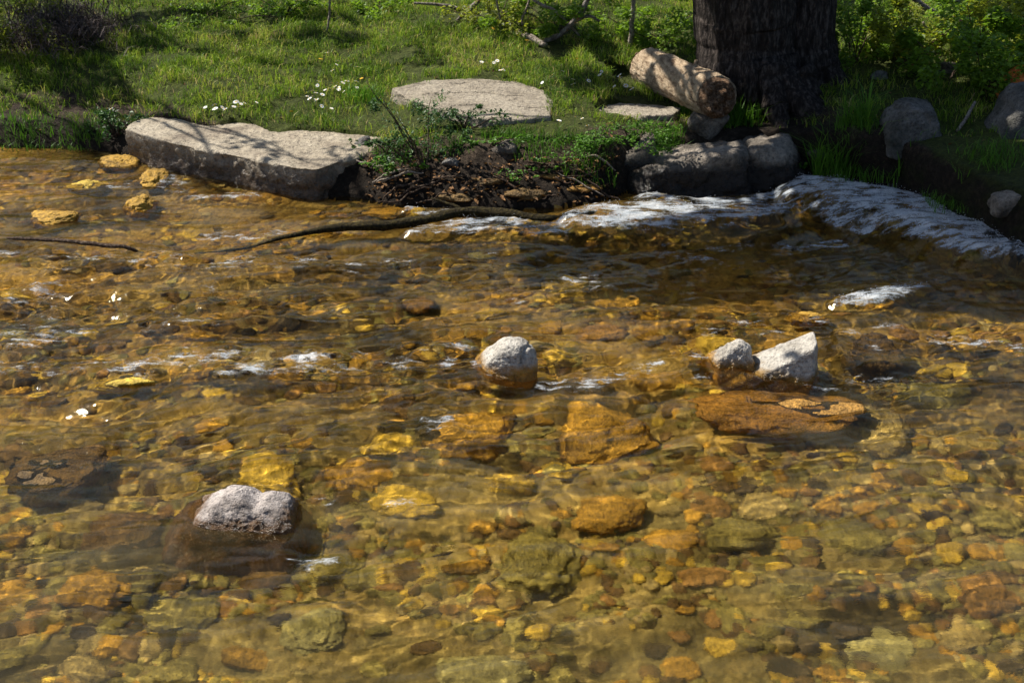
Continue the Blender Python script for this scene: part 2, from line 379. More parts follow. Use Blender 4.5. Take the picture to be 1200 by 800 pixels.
def notch(w):
    w = w.copy(); w[:, 2] -= .03*np.exp(-((w[:, 0]-.065-.1*w[:, 1])/.03)**2)*sst(.04, .10, w[:, 2]); w[:, 2] *= np.where(w[:, 2] > 0, .62, 1); w[:, 0] *= .96; w[:, 1] *= .8; return w
hull_rock('white_stone', c+np.array([-.005, .07, -.005]), [((-.9,0,1),.168),((.75,0,1),.135),((-1,0,.2),.215),((0,-1,.55),.145),((0,1,.4),.15),((0,0,-1),.25),((1,0,.2),.2),((-.2,-.7,1),.16)],
   MAT['white2'], 'pale two-humped stone with a broad brown wet base', 'stone', 4, rough=.05, soft=18., post=notch,
   union=[[((0,0,1),.145),((.5,-.2,1),.17),((1,0,.25),.215),((-1,0,.6),.2),((-.6,0,1),.13),((0,-1,.5),.13),((0,1,.4),.13),((0,0,-1),.2)]])

# --- large stones lying under the water (photo px of the middle, width, height, depth of the top, colour, label)
UW = [(455,507,88,42,.02,'ochre','bright yellow flat rock under the water left of a foamy gap'),
 (312,550,98,60,.02,'ochre','bright yellow angular rock just behind the two-humped pale stone'),
 (700,497,135,84,.03,'amber','largest amber boulder under water with a dark right flank'),
 (560,505,110,84,.05,'amber','amber boulder under water just left of the largest amber one'),
 (72,552,118,62,.00,'brown','brown wet boulder with a bluish shadow near the left edge'),
 (905,478,215,62,.00,'copper','long reddish brown ledge under the triangular white stone'),
 (1040,497,100,64,.02,'tan','pale tan angular rock under water, a wide step from the triangular stone'),
 (722,590,96,52,.05,'amber','rounded amber rock glowing in the smooth murky water'),
 (640,655,130,80,.08,'olive','broad olive boulder deep in the middle of the near water'),
 (565,785,150,56,.10,'green','pale green boulder on the bottom edge of the picture'),
 (415,543,104,42,.04,'amber','amber rock with a dark shadow line below the bright yellow flat one'),
 (470,577,104,38,.05,'ochre','low ochre rock at the edge of the smooth murky water'),
 (843,392,62,28,.02,'ochre','yellow rock showing just behind the small white stone'),
 (145,444,90,22,-.01,'ochre','flat yellow rock breaking the surface on the left riffle'),
 (660,330,74,30,.05,'ochre','pale yellow rock under water beyond the round white stone'),
 (725,346,60,22,.05,'amber','narrow amber rock under water next to a pale yellow one'),
 (490,352,60,24,.05,'rust','rust red rock under the smooth upper water'),
 (1028,412,92,44,.01,'brown','humped brown boulder lifting the water to the right of the triangular stone'),
 (948,371,58,26,.01,'amber','amber rock with a dark right side below the small far foam patch'),
 (160,236,46,40,-.05,'amber','wet amber rock poking out of the water, nearer of two by the slab'),
 (180,207,46,30,-.05,'amber','wet amber rock poking out of the water right against the slab'),
 (132,189,60,26,-.04,'amber','low amber rock at the foot of the left bank'),
 (62,252,72,28,-.02,'amber','orange amber rock awash beside the left twig'),
 (95,582,58,26,.04,'tan','flat pale olive tan rock in front of the bluish shadowed boulder'),
 (95,216,50,20,-.02,'ochre','low ochre rock awash off the left bank'),
 (1095,456,90,34,.04,'olive','olive rock under water near the humped brown boulder'),
 (215,718,116,54,.09,'olive','olive boulder deep below the two-humped pale stone'),
 (368,735,90,44,.10,'green','pale green rock deep in the near left water'),
 (105,682,100,50,.06,'amber','amber brown boulder deep in the lower left water'),
 (1040,752,108,54,.10,'green','greenish boulder deep in the lower right water'),
 (825,662,74,26,.06,'rust','dull red rock under the near water right of centre'),
 (150,606,110,52,.04,'brown','brown boulder left of the two-humped pale stone'),
 (1165,690,90,48,.06,'rust','rust brown boulder near the right edge'),
 (600,548,84,30,.03,'ochre','ochre rock making a ripple at the head of the smooth water'),
 (1170,600,80,34,.06,'olive','olive rock under the right edge of the near water'),
 (1010,620,90,40,.08,'olive','yellowish olive slab in the smooth right water'),
 (400,655,70,30,.08,'olive','olive rock in front of the dark wake of the two-humped stone'),
 (770,432,84,26,.03,'amber','amber rock in the riffle right of the round white stone'),
 (560,250,70,22,-.03,'amber','orange wet rock against the muddy bank behind the fallen branch'),
 (455,250,70,24,.0,'amber','amber rock under water off the near corner of the slab'),
 (700,385,70,24,.05,'rust','reddish rock under the upper water behind the round stone'),
 (1130,740,80,36,.08,'tan','tan rock deep near the lower right corner'),
 (1000,720,60,26,.08,'dark','dark rock in the lower right water'),
 (880,620,110,40,.09,'olive','flat olive rock in the smooth water below the reddish ledge')]
taken = []
for i, (px, py, w, h, dep, colr, lab) in enumerate(UW):
    c = PW(px, py, max(dep, 0)+.03) if dep >= 0 else P(px, py, -dep*.5)
    k = mpp(c); rx = w*k/2; ry = min(h*k/2*1.9, rx*1.25); rz = max(.04, h*k/2*.75)
    v, f = rock_shape(100+i, 5, (rx, ry, rz), 16, 5.5, .2, None, 1.9)
    v = rotz(v, random.uniform(-.35, .35))
    top = v[:, 2].max(); loc = (c[0], c[1]+ry*.15, -dep-top)
    if dep >= .02: loc = (loc[0], loc[1], min(loc[2], float(H(c[0], c[1]))+.3*rz))
    drop = float(H(c[0], c[1]))-.04-loc[2]                    # rests in the gravel: its foot reaches below the bed
    if drop < v[:, 2].min(): v[:, 2] = np.where(v[:, 2] < 0, v[:, 2]*drop/v[:, 2].min(), v[:, 2])
    rock_obj('submerged_rock', v, f, loc, AMB[colr], lab, 'rock', 'large rocks under the stream water')
    taken.append((c[0], c[1], max(rx, ry)))

# --- cobbles
protos = []
for i in range(14):
    v, f = rock_shape(300+i, 4, (1, random.uniform(.65, .95), random.uniform(.38, .6)), 13, 6., .2)
    protos.append((v, f))
kinds = {'amber': ('amber cobble under the shallow stream water', 'submerged amber cobbles'), 'ochre': ('yellow ochre cobble under the shallow stream water', 'submerged ochre cobbles'),
         'brown': ('brown cobble under the stream water', 'submerged brown cobbles'), 'rust': ('rust red cobble under the stream water', 'submerged rust red cobbles'),
         'olive': ('olive green cobble under the deeper near water', 'submerged olive cobbles'), 'tan': ('pale tan cobble under the stream water', 'submerged tan cobbles'),
         'dark': ('blackish cobble under the stream water', 'submerged blackish cobbles')}
pm = {}
cnt = 0; tries = 0
while cnt < 285 and tries < 6000:
    tries += 1
    px = random.uniform(-20, 1220); py = 250+560*random.random()**.8
    p = PW(px, py, .12)
    if p[1] > shore(p[0])-.12: continue
    k = mpp(p)
    r = random.choice([.05, .06, .07, .08, .10, .13])*(1.15 if py > 560 else .9)
    if any((p[0]-a)**2+(p[1]-b)**2 < (.85*(rr+r))**2 for a, b, rr in taken): continue
    taken.append((p[0], p[1], r)); cnt += 1
    front = py > 560+random.uniform(-90, 90)
    colr = random.choices(['amber', 'ochre', 'brown', 'rust', 'olive', 'tan', 'dark'], [4, 3, 4, 1.1, 6, 2.4, .9] if front else [6, 4, 4.5, 1.6, 1.6, 1.4, .9])[0]
    pi = random.randrange(14)
    if (pi, colr) not in pm: pm[pi, colr] = mesh_np('cobble', *protos[pi], [AMB[colr]])
    o = link('cobble', pm[pi, colr]); o.scale = (r, r*random.uniform(.75, 1.1), r*random.uniform(.6, .95)); o.rotation_euler = (random.uniform(-.3, .3), random.uniform(-.3, .3), random.uniform(-.7, .7))
    zb = float(H(p[0], p[1])); o.location = (p[0], p[1], min(zb+r*.02, -.01-r*.4))
    tag(o, kinds[colr][0], 'cobble', kinds[colr][1]); receiver(o)

# --- gravel: thousands of pebbles in one object
def pebbles(name, pts, rad, matnames, level=2, squash=.45):
    n = len(pts); base = [rock_shape(600+i, level, (1, .8, squash), 9, 7., .14) for i in range(10)]
    cos, fs, mi = [], [], []; off = 0
    for p, r in zip(pts, rad):
        v, f = base[random.randrange(10)]
        v = rotz(v, random.uniform(0, 6.28))*r; v = v+p
        cos.append(v); fs.append(f+off); off += len(v); mi.append(np.full(len(f), random.choices(range(len(matnames)), [4, 3, 4, 1.2, 3, 1.6, .7] if p[1] > 6.1+random.gauss(0, .5) else [2.2, 2.2, 3, .8, 8, 3, .7])[0]))
    return link(name, mesh_np(name, np.concatenate(cos), np.concatenate(fs), [AMB[m] for m in matnames], mat_idx=np.concatenate(mi)))
n = 9500
px = rng.uniform(-40, 1240, n); py = 190+640*rng.random(n)
pts, rad = [], []
for a, b in zip(px, py):
    p = PW(a, b, .16)
    if p[1] > shore(p[0])-.02 or pn(p[0]*1.3, p[1]*1.7, 31)+.5*pn(p[0]*3.1, p[1]*3.7, 33) < -.12: continue
    r = float(rng.choice([.018, .026, .034, .044, .058], p=[.3, .25, .2, .15, .10]))*(1.1 if b > 500 else 1)
    pts.append((p[0], p[1], 0)); rad.append(r)
pts = np.array(pts); pts[:, 2] = H(pts[:, 0], pts[:, 1])-.1*np.array(rad)
gr = pebbles('gravel', pts, rad, ['amber', 'ochre', 'brown', 'rust', 'olive', 'tan', 'dark'])
tag(gr, 'small mixed pebbles covering the stream bed', 'gravel', None, 'stuff'); receiver(gr)

# ------------------------------------------------------------------ bank stones
def inpoly(x, y, poly):
    poly = np.asarray(poly); ins = np.zeros(len(x), bool); j = len(poly)-1
    for i in range(len(poly)):
        (xi, yi), (xj, yj) = poly[i][:2], poly[j][:2]
        ins ^= ((yi > y) != (yj > y)) & (x < (xj-xi)*(y-yi)/(yj-yi+1e-12)+xi); j = i
    return ins
def slab(name, outline, ztop, zbot, mat, label, cat, bev=.05, tilt=None, namp=.012, rec=True, cracks=None):
    """flat stone from its top outline (x, y); rings in to the middle on top, rings down the side"""
    o = np.array(outline); seg = np.concatenate([[0], np.cumsum(np.linalg.norm(np.diff(np.vstack([o, o[:1]]), axis=0), axis=1))])
    N = 360; t = np.linspace(0, seg[-1], N, endpoint=False); oc = np.vstack([o, o[:1]])
    ring = np.stack([np.interp(t, seg, oc[:, 0]), np.interp(t, seg, oc[:, 1])], 1)
    for _ in range(3): ring = (np.roll(ring, 1, 0)+2*ring+np.roll(ring, -1, 0))/4
    cxy = ring.mean(0); nr = ring-cxy; nr /= np.linalg.norm(nr, axis=1)[:, None]
    rings = []
    for s in np.linspace(.02, .97, 60): rings.append(np.column_stack([cxy+(ring-cxy-nr*bev)*s, np.full(N, 0.)]))
    for a in np.linspace(.1, 1, 9)*math.pi/2: rings.append(np.column_stack([ring-nr*bev*(1-math.sin(a)), np.full(N, -bev*.8*(1-math.cos(a)))]))
    for s in np.linspace(.03, 1, 26): rings.append(np.column_stack([ring+nr*(.02*s), np.full(N, -bev*.8-(ztop-zbot-bev*.8)*s)]))
    v = np.array(rings).reshape(-1, 3); nn = np.zeros_like(v)
    K = len(rings); idx = np.repeat(np.arange(K), N)
    side = np.clip((idx-60)/8, 0, 1)
    nn[:, :2] = np.tile(nr, (K, 1))*side[:, None]; nn[:, 2] = 1-side
    big = fbm(v[:, 0]*3.2, v[:, 1]*3.2, v[:, 2]*5, 4); fn = fbm(v[:, 0]*17, v[:, 1]*17, v[:, 2]*17, 4, .6)
    v = v + nn*(big*namp*(1+1.6*side)+fn*namp*(.35+.9*side))[:, None]
    if tilt: v[:, 2] += (v[:, 0]-cxy[0])*tilt[0]+(v[:, 1]-cxy[1])*tilt[1]
    if cracks is not None: v = cracks(v, side)
    v[:, 2] += ztop
    i = np.arange(K*N).reshape(K, N); j = np.roll(i, -1, 1)
    f = np.stack([i[:-1], j[:-1], j[1:], i[1:]], -1).reshape(-1, 4)[:, ::-1]
    # close the middle
    v = np.vstack([v, [[*cxy, v[:N, 2].mean()]]]); c = len(v)-1
    # small triangles in the middle as degenerate-free quads: fold pairs
    cap = np.array([[c, (2*a+2) % N, 2*a+1, 2*a] for a in range(N//2)])[:, ::-1]
    ob = link(name, mesh_np(name, v, np.vstack([f, cap]), [mat])); tag(ob, label, cat)
    return receiver(ob) if rec else ob
zt = .215
top_px = [(150,152),(156,143),(178,137),(205,139),(240,147),(275,143),(300,146),(318,154),(350,153),(385,155),(425,157),(452,164),(446,174),(425,181),(398,189),(370,198),(345,196),(318,191),(285,184),(250,177),(210,169),(175,161)]
slab_o = np.array([P(a, b, zt)[:2] for a, b in top_px])
slab('stone_slab', slab_o, zt, -.18, MAT['slab'], 'long pale granite slab jutting from the bank into the water', 'stone slab', .014, None, .013)
flat_px = [(458,104),(500,96),(560,94),(610,98),(640,106),(648,118),(646,134),(610,137),(560,136),(520,128),(480,116)]
zf = float(G(555, 116)[2])+.03
def strata(v, side):
    q = v[:, 1]*26+v[:, 0]*2+fbm(v[:, 0]*2, v[:, 1]*2, 0, 3)*2.2
    v[:, 2] -= .016*np.exp(-(np.sin(q*.42)/.10)**2)*(side < .2)*(pn(v[:, 0]*3, v[:, 1]*3, 4) > -.05); return v
flat_o = np.array([P(a, b, zf)[:2] for a, b in flat_px])
slab('flat_rock', flat_o, zf, zf-.18, MAT['flat'], 'flat cracked rock set level in the grass behind the bramble', 'flat rock', .025, (0, .03), .008, False, strata)
low_px = [(690,127),(720,122),(770,122),(800,126),(790,134),(740,137),(700,136)]
zl_ = float(G(745, 130)[2])+.012
slab('flat_rock', np.array([P(a, b, zl_)[:2] for a, b in low_px]), zl_, zl_-.15, MAT['flat'], 'low earthy rock almost buried in front of the log', 'flat rock', .02, (0, .02), .012, False)

low_o = np.array([P(a, b, zl_)[:2] for a, b in low_px])
gc = np.empty(len(ground.data.vertices)*3, np.float32); ground.data.vertices.foreach_get('co', gc); gc = gc.reshape(-1, 3)
for oo, zz, dd in ((slab_o, zt, .06), (flat_o, zf, .05), (low_o, zl_, .03)):
    cc = oo.mean(0); k_ = inpoly(gc[:, 0], gc[:, 1], cc+(oo-cc)*.97); gc[k_, 2] = np.minimum(gc[k_, 2], zz-dd)
ground.data.vertices.foreach_set('co', gc.ravel()); ground.data.update()
c = P(800, 222, 0)
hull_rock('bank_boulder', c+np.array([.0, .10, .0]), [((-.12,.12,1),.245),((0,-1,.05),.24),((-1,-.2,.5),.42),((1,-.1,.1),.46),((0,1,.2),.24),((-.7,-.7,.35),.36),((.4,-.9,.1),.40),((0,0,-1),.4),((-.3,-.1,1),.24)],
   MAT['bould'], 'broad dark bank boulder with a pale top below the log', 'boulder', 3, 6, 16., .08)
c = P(905, 218, 0)
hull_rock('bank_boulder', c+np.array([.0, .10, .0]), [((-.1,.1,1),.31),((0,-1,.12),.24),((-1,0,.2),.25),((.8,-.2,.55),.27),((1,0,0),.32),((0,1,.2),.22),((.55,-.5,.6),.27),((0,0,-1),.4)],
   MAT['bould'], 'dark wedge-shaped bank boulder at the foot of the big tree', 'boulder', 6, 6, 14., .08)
c = P(745, 222, 0)
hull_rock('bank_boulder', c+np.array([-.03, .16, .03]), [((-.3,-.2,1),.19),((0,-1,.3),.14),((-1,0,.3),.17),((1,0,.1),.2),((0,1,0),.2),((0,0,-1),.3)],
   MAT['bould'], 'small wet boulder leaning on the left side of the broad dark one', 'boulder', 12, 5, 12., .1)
c = G(1075, 168)
hull_rock('bank_boulder', c+np.array([0, .15, .08]), [((.12,-.1,1),.235),((-.75,-.2,.75),.24),((.95,-.1,.4),.25),((0,-1,.3),.22),((0,1,.2),.25),((-1,0,0),.31),((0,0,-1),.3),((1,0,0),.27)],
   MAT['greyb'], 'grey domed boulder dappled with light in the shaded grass', 'boulder', 8, 6, 12., .06, size=.62)
c = G(1205, 155)
hull_rock('bank_boulder', c+np.array([.05, .12, .06]), [((0,0,1),.2),((-1,0,.4),.2),((1,0,.2),.25),((0,-1,.3),.18),((0,1,0),.2),((0,0,-1),.3),((-.7,-.3,.8),.19)],
   MAT['greyb'], 'grey tan boulder cut off by the right edge', 'boulder', 9, 5, 12., .06)
c = G(1196, 118)
hull_rock('rusty_stone', c+np.array([.02, .0, .10]), [((.1,-.3,1),.10),((-1,0,.3),.13),((1,0,.2),.2),((0,-1,.3),.11),((0,1,0),.15),((0,0,-1),.2),((-.6,0,.8),.115)],
   MAT['rusty'], 'bright rust orange stone by the right edge above the grey tan boulder', 'stone', 10, 5, 12., .08)
for (px, py, r, mt, lab) in [(615,226,.13,'brown','flat orange brown stone at the wet foot of the muddy bank'),(535,230,.13,'brown','flat brown stone at the water edge behind the fallen branch'),(682,218,.10,'copper','orange brown stone below the clover clump by the dark boulders'),(575,212,.10,'brown','small brown ledge stone halfway up the muddy bank'),(648,206,.10,'rust','small reddish ledge stone under the clover overhang')]:
    p = G(px, py); v, f = rock_shape(int(px), 4, (r*1.3, r*.8, r*.32), 14, 7., .24)
    rock_obj('bank_stone', v, f, p+np.array([0, .02, -.012]), AMB[mt], lab, 'stone', None, False)
for (px, py, r, lab) in [(528,192,.06,'small grey stone under the bramble leaves on the muddy bank'),(590,178,.10,'flat grey brown stone set in the undercut earth bank'),(425,170,.07,'small pale stone between slab and bramble'),(1030,92,.07,'little brown stone under the ferny bushes'),(1112,82,.10,'brown earthy stone in a gap of the bushes'),(960,185,.09,'reddish stone beside the wedge-shaped boulder'),(1188,238,.14,'brown stone sticking out of the undercut bank at the right edge')]:
    p = G(px, py); v, f = rock_shape(int(px), 4, (r, r*.8, r*.65), 12, 9., .12)
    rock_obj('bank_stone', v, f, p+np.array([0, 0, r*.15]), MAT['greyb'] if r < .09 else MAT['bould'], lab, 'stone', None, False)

# ------------------------------------------------------------------ water
wx = np.concatenate([[-60, -30, -15, -9, -7], np.arange(-5.6, 5.6, .0135), [7, 9, 15, 30, 60]]); wy = np.concatenate([[1.4, 2.2, 3.0], np.arange(3.7, 11.0, .0135), [11.5, 12.5]])
WX, WY = np.meshgrid(wx, wy)
WPX, WPY = proj(np.stack([WX, WY, 0*WX], -1))
def capsule(path, rad, soft=.6):
    """0..1 closeness of every water point to a line given in photo px and half-widths in metres"""
    best = np.zeros_like(WX)
    pts = [P(a, b, 0)[:2] for a, b in path]
    if np.isscalar(rad): rad = [rad]*len(pts)
    for (a, b, ra, rb) in zip(pts[:-1], pts[1:], rad[:-1], rad[1:]):
        ab = b-a; t = np.clip(((WX-a[0])*ab[0]+(WY-a[1])*ab[1])/max(ab@ab, 1e-9), 0, 1)
        r = ra+(rb-ra)*t; dd = np.hypot(WX-a[0]-ab[0]*t, WY-a[1]-ab[1]*t)
        best = np.maximum(best, sst(1+soft, 1-soft, dd/r))
    return best
wob = .42*fbm(WX*5, WY*9, 1, 4, .6)
foam = np.zeros_like(WX); lift = np.zeros_like(WX)
def addfoam(path, rad, amt, lf=0.):
    global foam, lift
    c = capsule(path, rad); foam = np.maximum(foam, c*amt); lift = np.maximum(lift, c*lf)
addfoam([(686,268),(720,264),(770,262),(840,263),(900,263)], [.18,.30,.30,.2,.08], 1.0, .09)
addfoam([(765,242),(820,250),(880,248),(960,236)], [.13,.2,.24,.28], .95, .07)
addfoam([(955,238),(1020,252),(1070,268),(1120,288),(1160,304),(1190,316)], [.28,.34,.34,.32,.24,.14], 1.1, .15)
addfoam([(960,248),(1000,272),(1030,278)], [.18,.16,.12], .85, .04)
addfoam([(488,275),(540,268),(590,269),(640,276)], [.08,.17,.16,.14], .84, .05)
addfoam([(480,250),(520,250)], [.06,.08], .95, .03)
addfoam([(640,276),(690,268)], [.1,.14], .8, .03)
addfoam([(985,357),(1030,350),(1075,340)], [.06,.14,.09], .9, .04)
addfoam([(262,438),(285,436),(305,432)], [.06,.08,.05], .85, .015)
addfoam([(185,205),(205,222),(230,232),(300,232)], [.12,.15,.10,.08], .72, .015)
addfoam([(130,218),(150,216)], [.05,.05], .88)
addfoam([(65,298),(110,300),(165,302),(220,304)], [.14,.12,.10,.06], .66, .01)
addfoam([(0,432),(60,434),(140,430),(250,425),(400,428)], [.14,.12,.12,.17,.14], .68, .012)
addfoam([(0,400),(60,395),(20,340),(60,335)], [.18,.18,.16,.14], .64)
addfoam([(240,275),(290,280),(360,272)], [.10,.10,.07], .64)
addfoam([(500,485),(520,497),(505,505)], [.07,.09,.06], .72, .015)
addfoam([(640,448),(680,450),(740,438),(770,428)], [.07,.10,.08,.05], .74, .012)
addfoam([(560,425),(572,440)], [.06,.06], .75)
addfoam([(335,655),(365,660),(388,656)], [.05,.07,.05], .78, .01)
addfoam([(345,588),(385,584)], [.04,.05], .7)
addfoam([(800,410),(830,420)], [.08,.06], .78)
addfoam([(920,290),(985,285)], [.10,.08], .78); addfoam([(840,290),(880,285)], [.10,.08], .75)
addfoam([(420,585),(440,592),(500,590)], [.04,.05,.05], .58)
addfoam([(950,448),(990,455)], [.05,.05], .75)
addfoam([(1100,395),(1190,405)], [.10,.10], .72)
foam = np.maximum(foam, .66*sst(300, 340, WPY)*sst(480, 440, WPY)*sst(.0, .5, fbm(WX*1.4, WY*2.2, 3, 3))*sst(700, 300, WPX))  # these two fields: bubbles plus sun sparkles painted as white flecks
foam = np.maximum(foam, .60*sst(250, 300, WPY)*sst(480, 440, WPY)*sst(.0, .5, fbm(WX*1.4, WY*2.2, 8, 3)))
foam = np.clip(foam*(1+wob), 0, 1.15)
rough = .42+.75*sst(560, 470, WPY)*sst(270, 330, WPY)+.35*sst(700, 300, WPX)*sst(560, 480, WPY)+.2*sst(620, 800, WPY)*0
rough = (1.8+.35*sst(520, 620, WPY))*rough*(.35+1.05*sst(-.45, .5, fbm(WX*.9, WY*1.7, 6, 3)))
sx, sy = WX+.25*pn(WX*.8, WY*.8, 4), WY+.12*WX*0+.18*pn(WX*.9, WY*.9, 9)-.10*WX
WZ = .026*fbm(sx*1.0, sy*2.4, 0, 2)+.010*rough*pn(sx*1.6, sy*5.2, 14)+rough*(.0085*pn(sx*3.1, sy*6.6, 3)+.0052*pn(sx*6.5, sy*13, 7)+.0026*pn(sx*14, sy*24, 1)+.0013*pn(sx*28, sy*44, 5)+.0022*pn(sx*7, sy*34, 25)*sst(470, 560, WPY))
fm = np.clip(foam-.62, 0, 1)*1.4*sst(.6, .85, foam)
WZ = WZ+lift+fm*(.024*fbm(WX*5, WY*10, 3, 3, .45)+.006*pn(WX*20, WY*34, 8)+.003*pn(WX*45, WY*60, 18))
WZ = WZ+.0095*pn(WX*24, WY*30, 41)*sst(.45, .62, foam)*sst(.95, .8, foam)
# piled water upstream and a hollow and a standing ripple behind each stone that breaks the surface
for (px, py, r, a) in [(600,440,.17,.022),(856,432,.14,.014),(913,440,.2,.016),(285,620,.26,.024),(145,444,.18,.012),(1028,412,.2,.02),(700,490,.25,.012),(905,470,.4,.012),(600,545,.2,.014)]:
    q = P(px, py, 0); u = WX-q[0]; w = WY-q[1]; rr = np.hypot(u, w)
    WZ += a*np.exp(-((u+r)/(.6*r))**2-(w/r)**2)-a*np.exp(-((u-1.2*r)/(.8*r))**2-(w/r)**2)
    WZ += .35*a*np.cos((rr-r)/r*6+.8*u/r)*np.exp(-np.abs(rr-1.3*r)/(.9*r))*(u > -r)
silt = .004+.035*sst(500, 580, WPY)*sst(-.3, .5, fbm(WX*1.3, WY*2.4, 12, 3))+.02*sst(690, 790, WPY)+.045*sst(.0, .6, fbm(WX*1.5, WY*4, 15, 3))
edge = sst(0, .6, np.minimum(5.5-np.abs(WX), WY-3.7)); WZ *= np.clip(edge, 0, 1)
water = link('stream_water', mesh_np('stream_water', np.stack([WX, WY, WZ], -1).reshape(-1, 3), quads(*WX.shape), [MAT['water']], attrs={'foam': foam.ravel(), 'silt': silt.ravel()}))
tag(water, 'clear shallow running water of the stream', None, None, 'structure'); water.cycles.is_caustics_caster = True

# foam beads thrown up on the cascades
fi = np.flatnonzero((foam.ravel() > .80) & (lift.ravel() > .025)); wts = (foam.ravel()[fi]-.7)**2; wts /= wts.sum()
sel = rng.choice(fi, 2200, p=wts)
wp = np.stack([WX, WY, WZ], -1).reshape(-1, 3)[sel]; wp += np.column_stack([rng.normal(0, .006, (len(sel), 2)), np.abs(rng.normal(0, .014, len(sel)))+.001])
bv, bf = ico(1); br = rng.uniform(.0008, .0024, len(sel))
bc = (wp[:, None, :]+bv[None]*br[:, None, None]).reshape(-1, 3); bff = (bf[None]+np.arange(len(sel))[:, None, None]*len(bv)).reshape(-1, 3)
fo = link('foam', mesh_np('foam', bc, bff, [MAT['foamdrop']])); tag(fo, 'white foam bubbles and spray on the small cascade', 'foam', None, 'stuff')

# ------------------------------------------------------------------ tubes: branches, trunks
def tube(points, radii, seg=10, sub=8, wig=.0, seed=0, ridge=0., rn=.18):
    p = np.array(points, float); r = np.array(radii, float)
    t = np.arange(len(p)); tt = np.linspace(0, len(p)-1, (len(p)-1)*sub+1)
    def cr(a):                                        # Catmull-Rom
        a = np.vstack([2*a[0]-a[1], a, 2*a[-1]-a[-2]]); i = np.minimum(tt.astype(int), len(p)-2); f = (tt-i)[:, None]
        p0, p1, p2, p3 = a[i], a[i+1], a[i+2], a[i+3]
        return .5*(2*p1+(p2-p0)*f+(2*p0-5*p1+4*p2-p3)*f**2+(3*p1-p0-3*p2+p3)*f**3)
    c = cr(p); rr = np.interp(tt, t, r)
    if wig: 
        o = seed*3.7
        c = c+wig*np.stack([fbm(tt*1.3+o, 1, 0, 3), fbm(tt*1.3+o, 5, 0, 3), fbm(tt*1.3+o, 9, 0, 3)], -1)
        rr = rr*(1+rn*fbm(tt*2.5+o, 3, 1, 3))
    T = np.gradient(c, axis=0); T /= np.linalg.norm(T, axis=1)[:, None]
    ref = np.array([0, 0, 1.]) if abs(T[:, 2]).mean() < .8 else np.array([0, 1., 0])
    A = np.cross(T, ref); A /= np.linalg.norm(A, axis=1)[:, None]; B = np.cross(T, A)
    th = np.linspace(0, 2*np.pi, seg, endpoint=False)
    ring = np.cos(th)[None, :, None]*A[:, None]+np.sin(th)[None, :, None]*B[:, None]
    R_ = rr[:, None]*np.ones((1, seg))
    if ridge: R_ = R_*(1+ridge*fbm(np.cos(th)[None]*4.2+seed, np.sin(th)[None]*4.2, tt[:, None]*.55, 4, .6))
    v = (c[:, None]+ring*R_[..., None]).reshape(-1, 3)
    n = len(c); i = np.arange(n*seg).reshape(n, seg); j = np.roll(i, -1, 1)
    f = np.stack([i[:-1], j[:-1], j[1:], i[1:]], -1).reshape(-1, 4)
    v = np.vstack([v, c[0], c[-1]]); e0, e1 = len(v)-2, len(v)-1
    h = seg//2
    cap = [[e0, (2*a+2) % seg, 2*a+1, 2*a] for a in range(h)]+[[e1, (n-1)*seg+2*a, (n-1)*seg+2*a+1, (n-1)*seg+(2*a+2) % seg] for a in range(h)]
    return v, np.vstack([f, np.array(cap)])
def join(parts):
    cs, fs, o = [], [], 0
    for v, f in parts: cs.append(v); fs.append(f+o); o += len(v)
    return np.vstack(cs), np.vstack(fs)
def branch(name, parts, mat, label, cat, group=None):
    v, f = join(parts); base = v.mean(0)
    o = link(name, mesh_np(name, v-base, f, [mat])); o.location = base; return tag(o, label, cat, group)

def wpath(pts, z): return [P(a, b, zz) for (a, b), zz in zip(pts, z)]
bp = [(228,300),(290,290),(350,275),(395,267),(450,264),(500,258),(548,249),(600,251),(650,258),(700,257)]
branch('fallen_branch', [tube(wpath(bp, [-.03,.0,.015,.03,.035,.04,.05,.05,.035,.02]), [.006, .011, .018, .025, .031, .034, .036, .033, .026, .010], 12, 8, .012, 3, .2),
    tube(wpath([(548,249),(530,240),(505,232)], [.05,.08,.1]), [.014,.01,.006], 8, 6, .01, 4)], MAT['branchwet'], 'long dark mossy branch lying in the water off the muddy bank', 'branch')
branch('twig', [tube(wpath([(8,279),(60,281),(110,286),(148,290),(168,299)], [.03,.045,.05,.04,-.02]), [.009,.013,.014,.012,.009], 10, 8, .008, 8)], MAT['twigbrown'], 'thin bare twig floating level at the left edge of the stream', 'twig')
def gpath(pts, dz): return [G(a, b)+np.array([0, 0, 0]) if d == 0 else None for (a, b), d in zip(pts, dz)]
def air(base_px, pts, dy=0.):
    """points seen at px, all standing at the distance of the ground under base_px (leaning back dy metres per point)"""
    b = G(*base_px); out = []
    for i, (a, c) in enumerate(pts):
        d = ray(a, c); t = (b[1]+dy*i)/d[1]; out.append(CAMP+d*t)
    return out
branch('sapling', [tube(air((738,56), [(738,57),(740,35),(742,10),(743,-30),(741,-80)]), [.022,.02,.017,.015,.01], 8, 6, .008, 5)], MAT['twigpale'], 'thin pale upright sapling stem behind the log', 'sapling')
branch('dead_branch', [tube(air((622,52), [(628,52),(650,44),(668,30),(682,14),(690,-5),(700,-30)]), [.018,.022,.022,.024,.02,.018], 8, 6, .01, 6), tube(air((660,50), [(676,24),(690,19),(703,25)]), [.016,.014,.008], 8, 5, .006, 7)], MAT['twiglichen'], 'lichened forked dead branch rising from the grass left of the log', 'dead branch')
branch('dead_branch', [tube(air((682,46), [(682,46),(668,30),(652,14),(635,6),(618,-6),(600,-25)], .03), [.007,.010,.012,.014,.016,.016], 8, 6, .01, 9)], MAT['twigpale'], 'thin pale arching branch crossing the lichened forked one', 'dead branch')
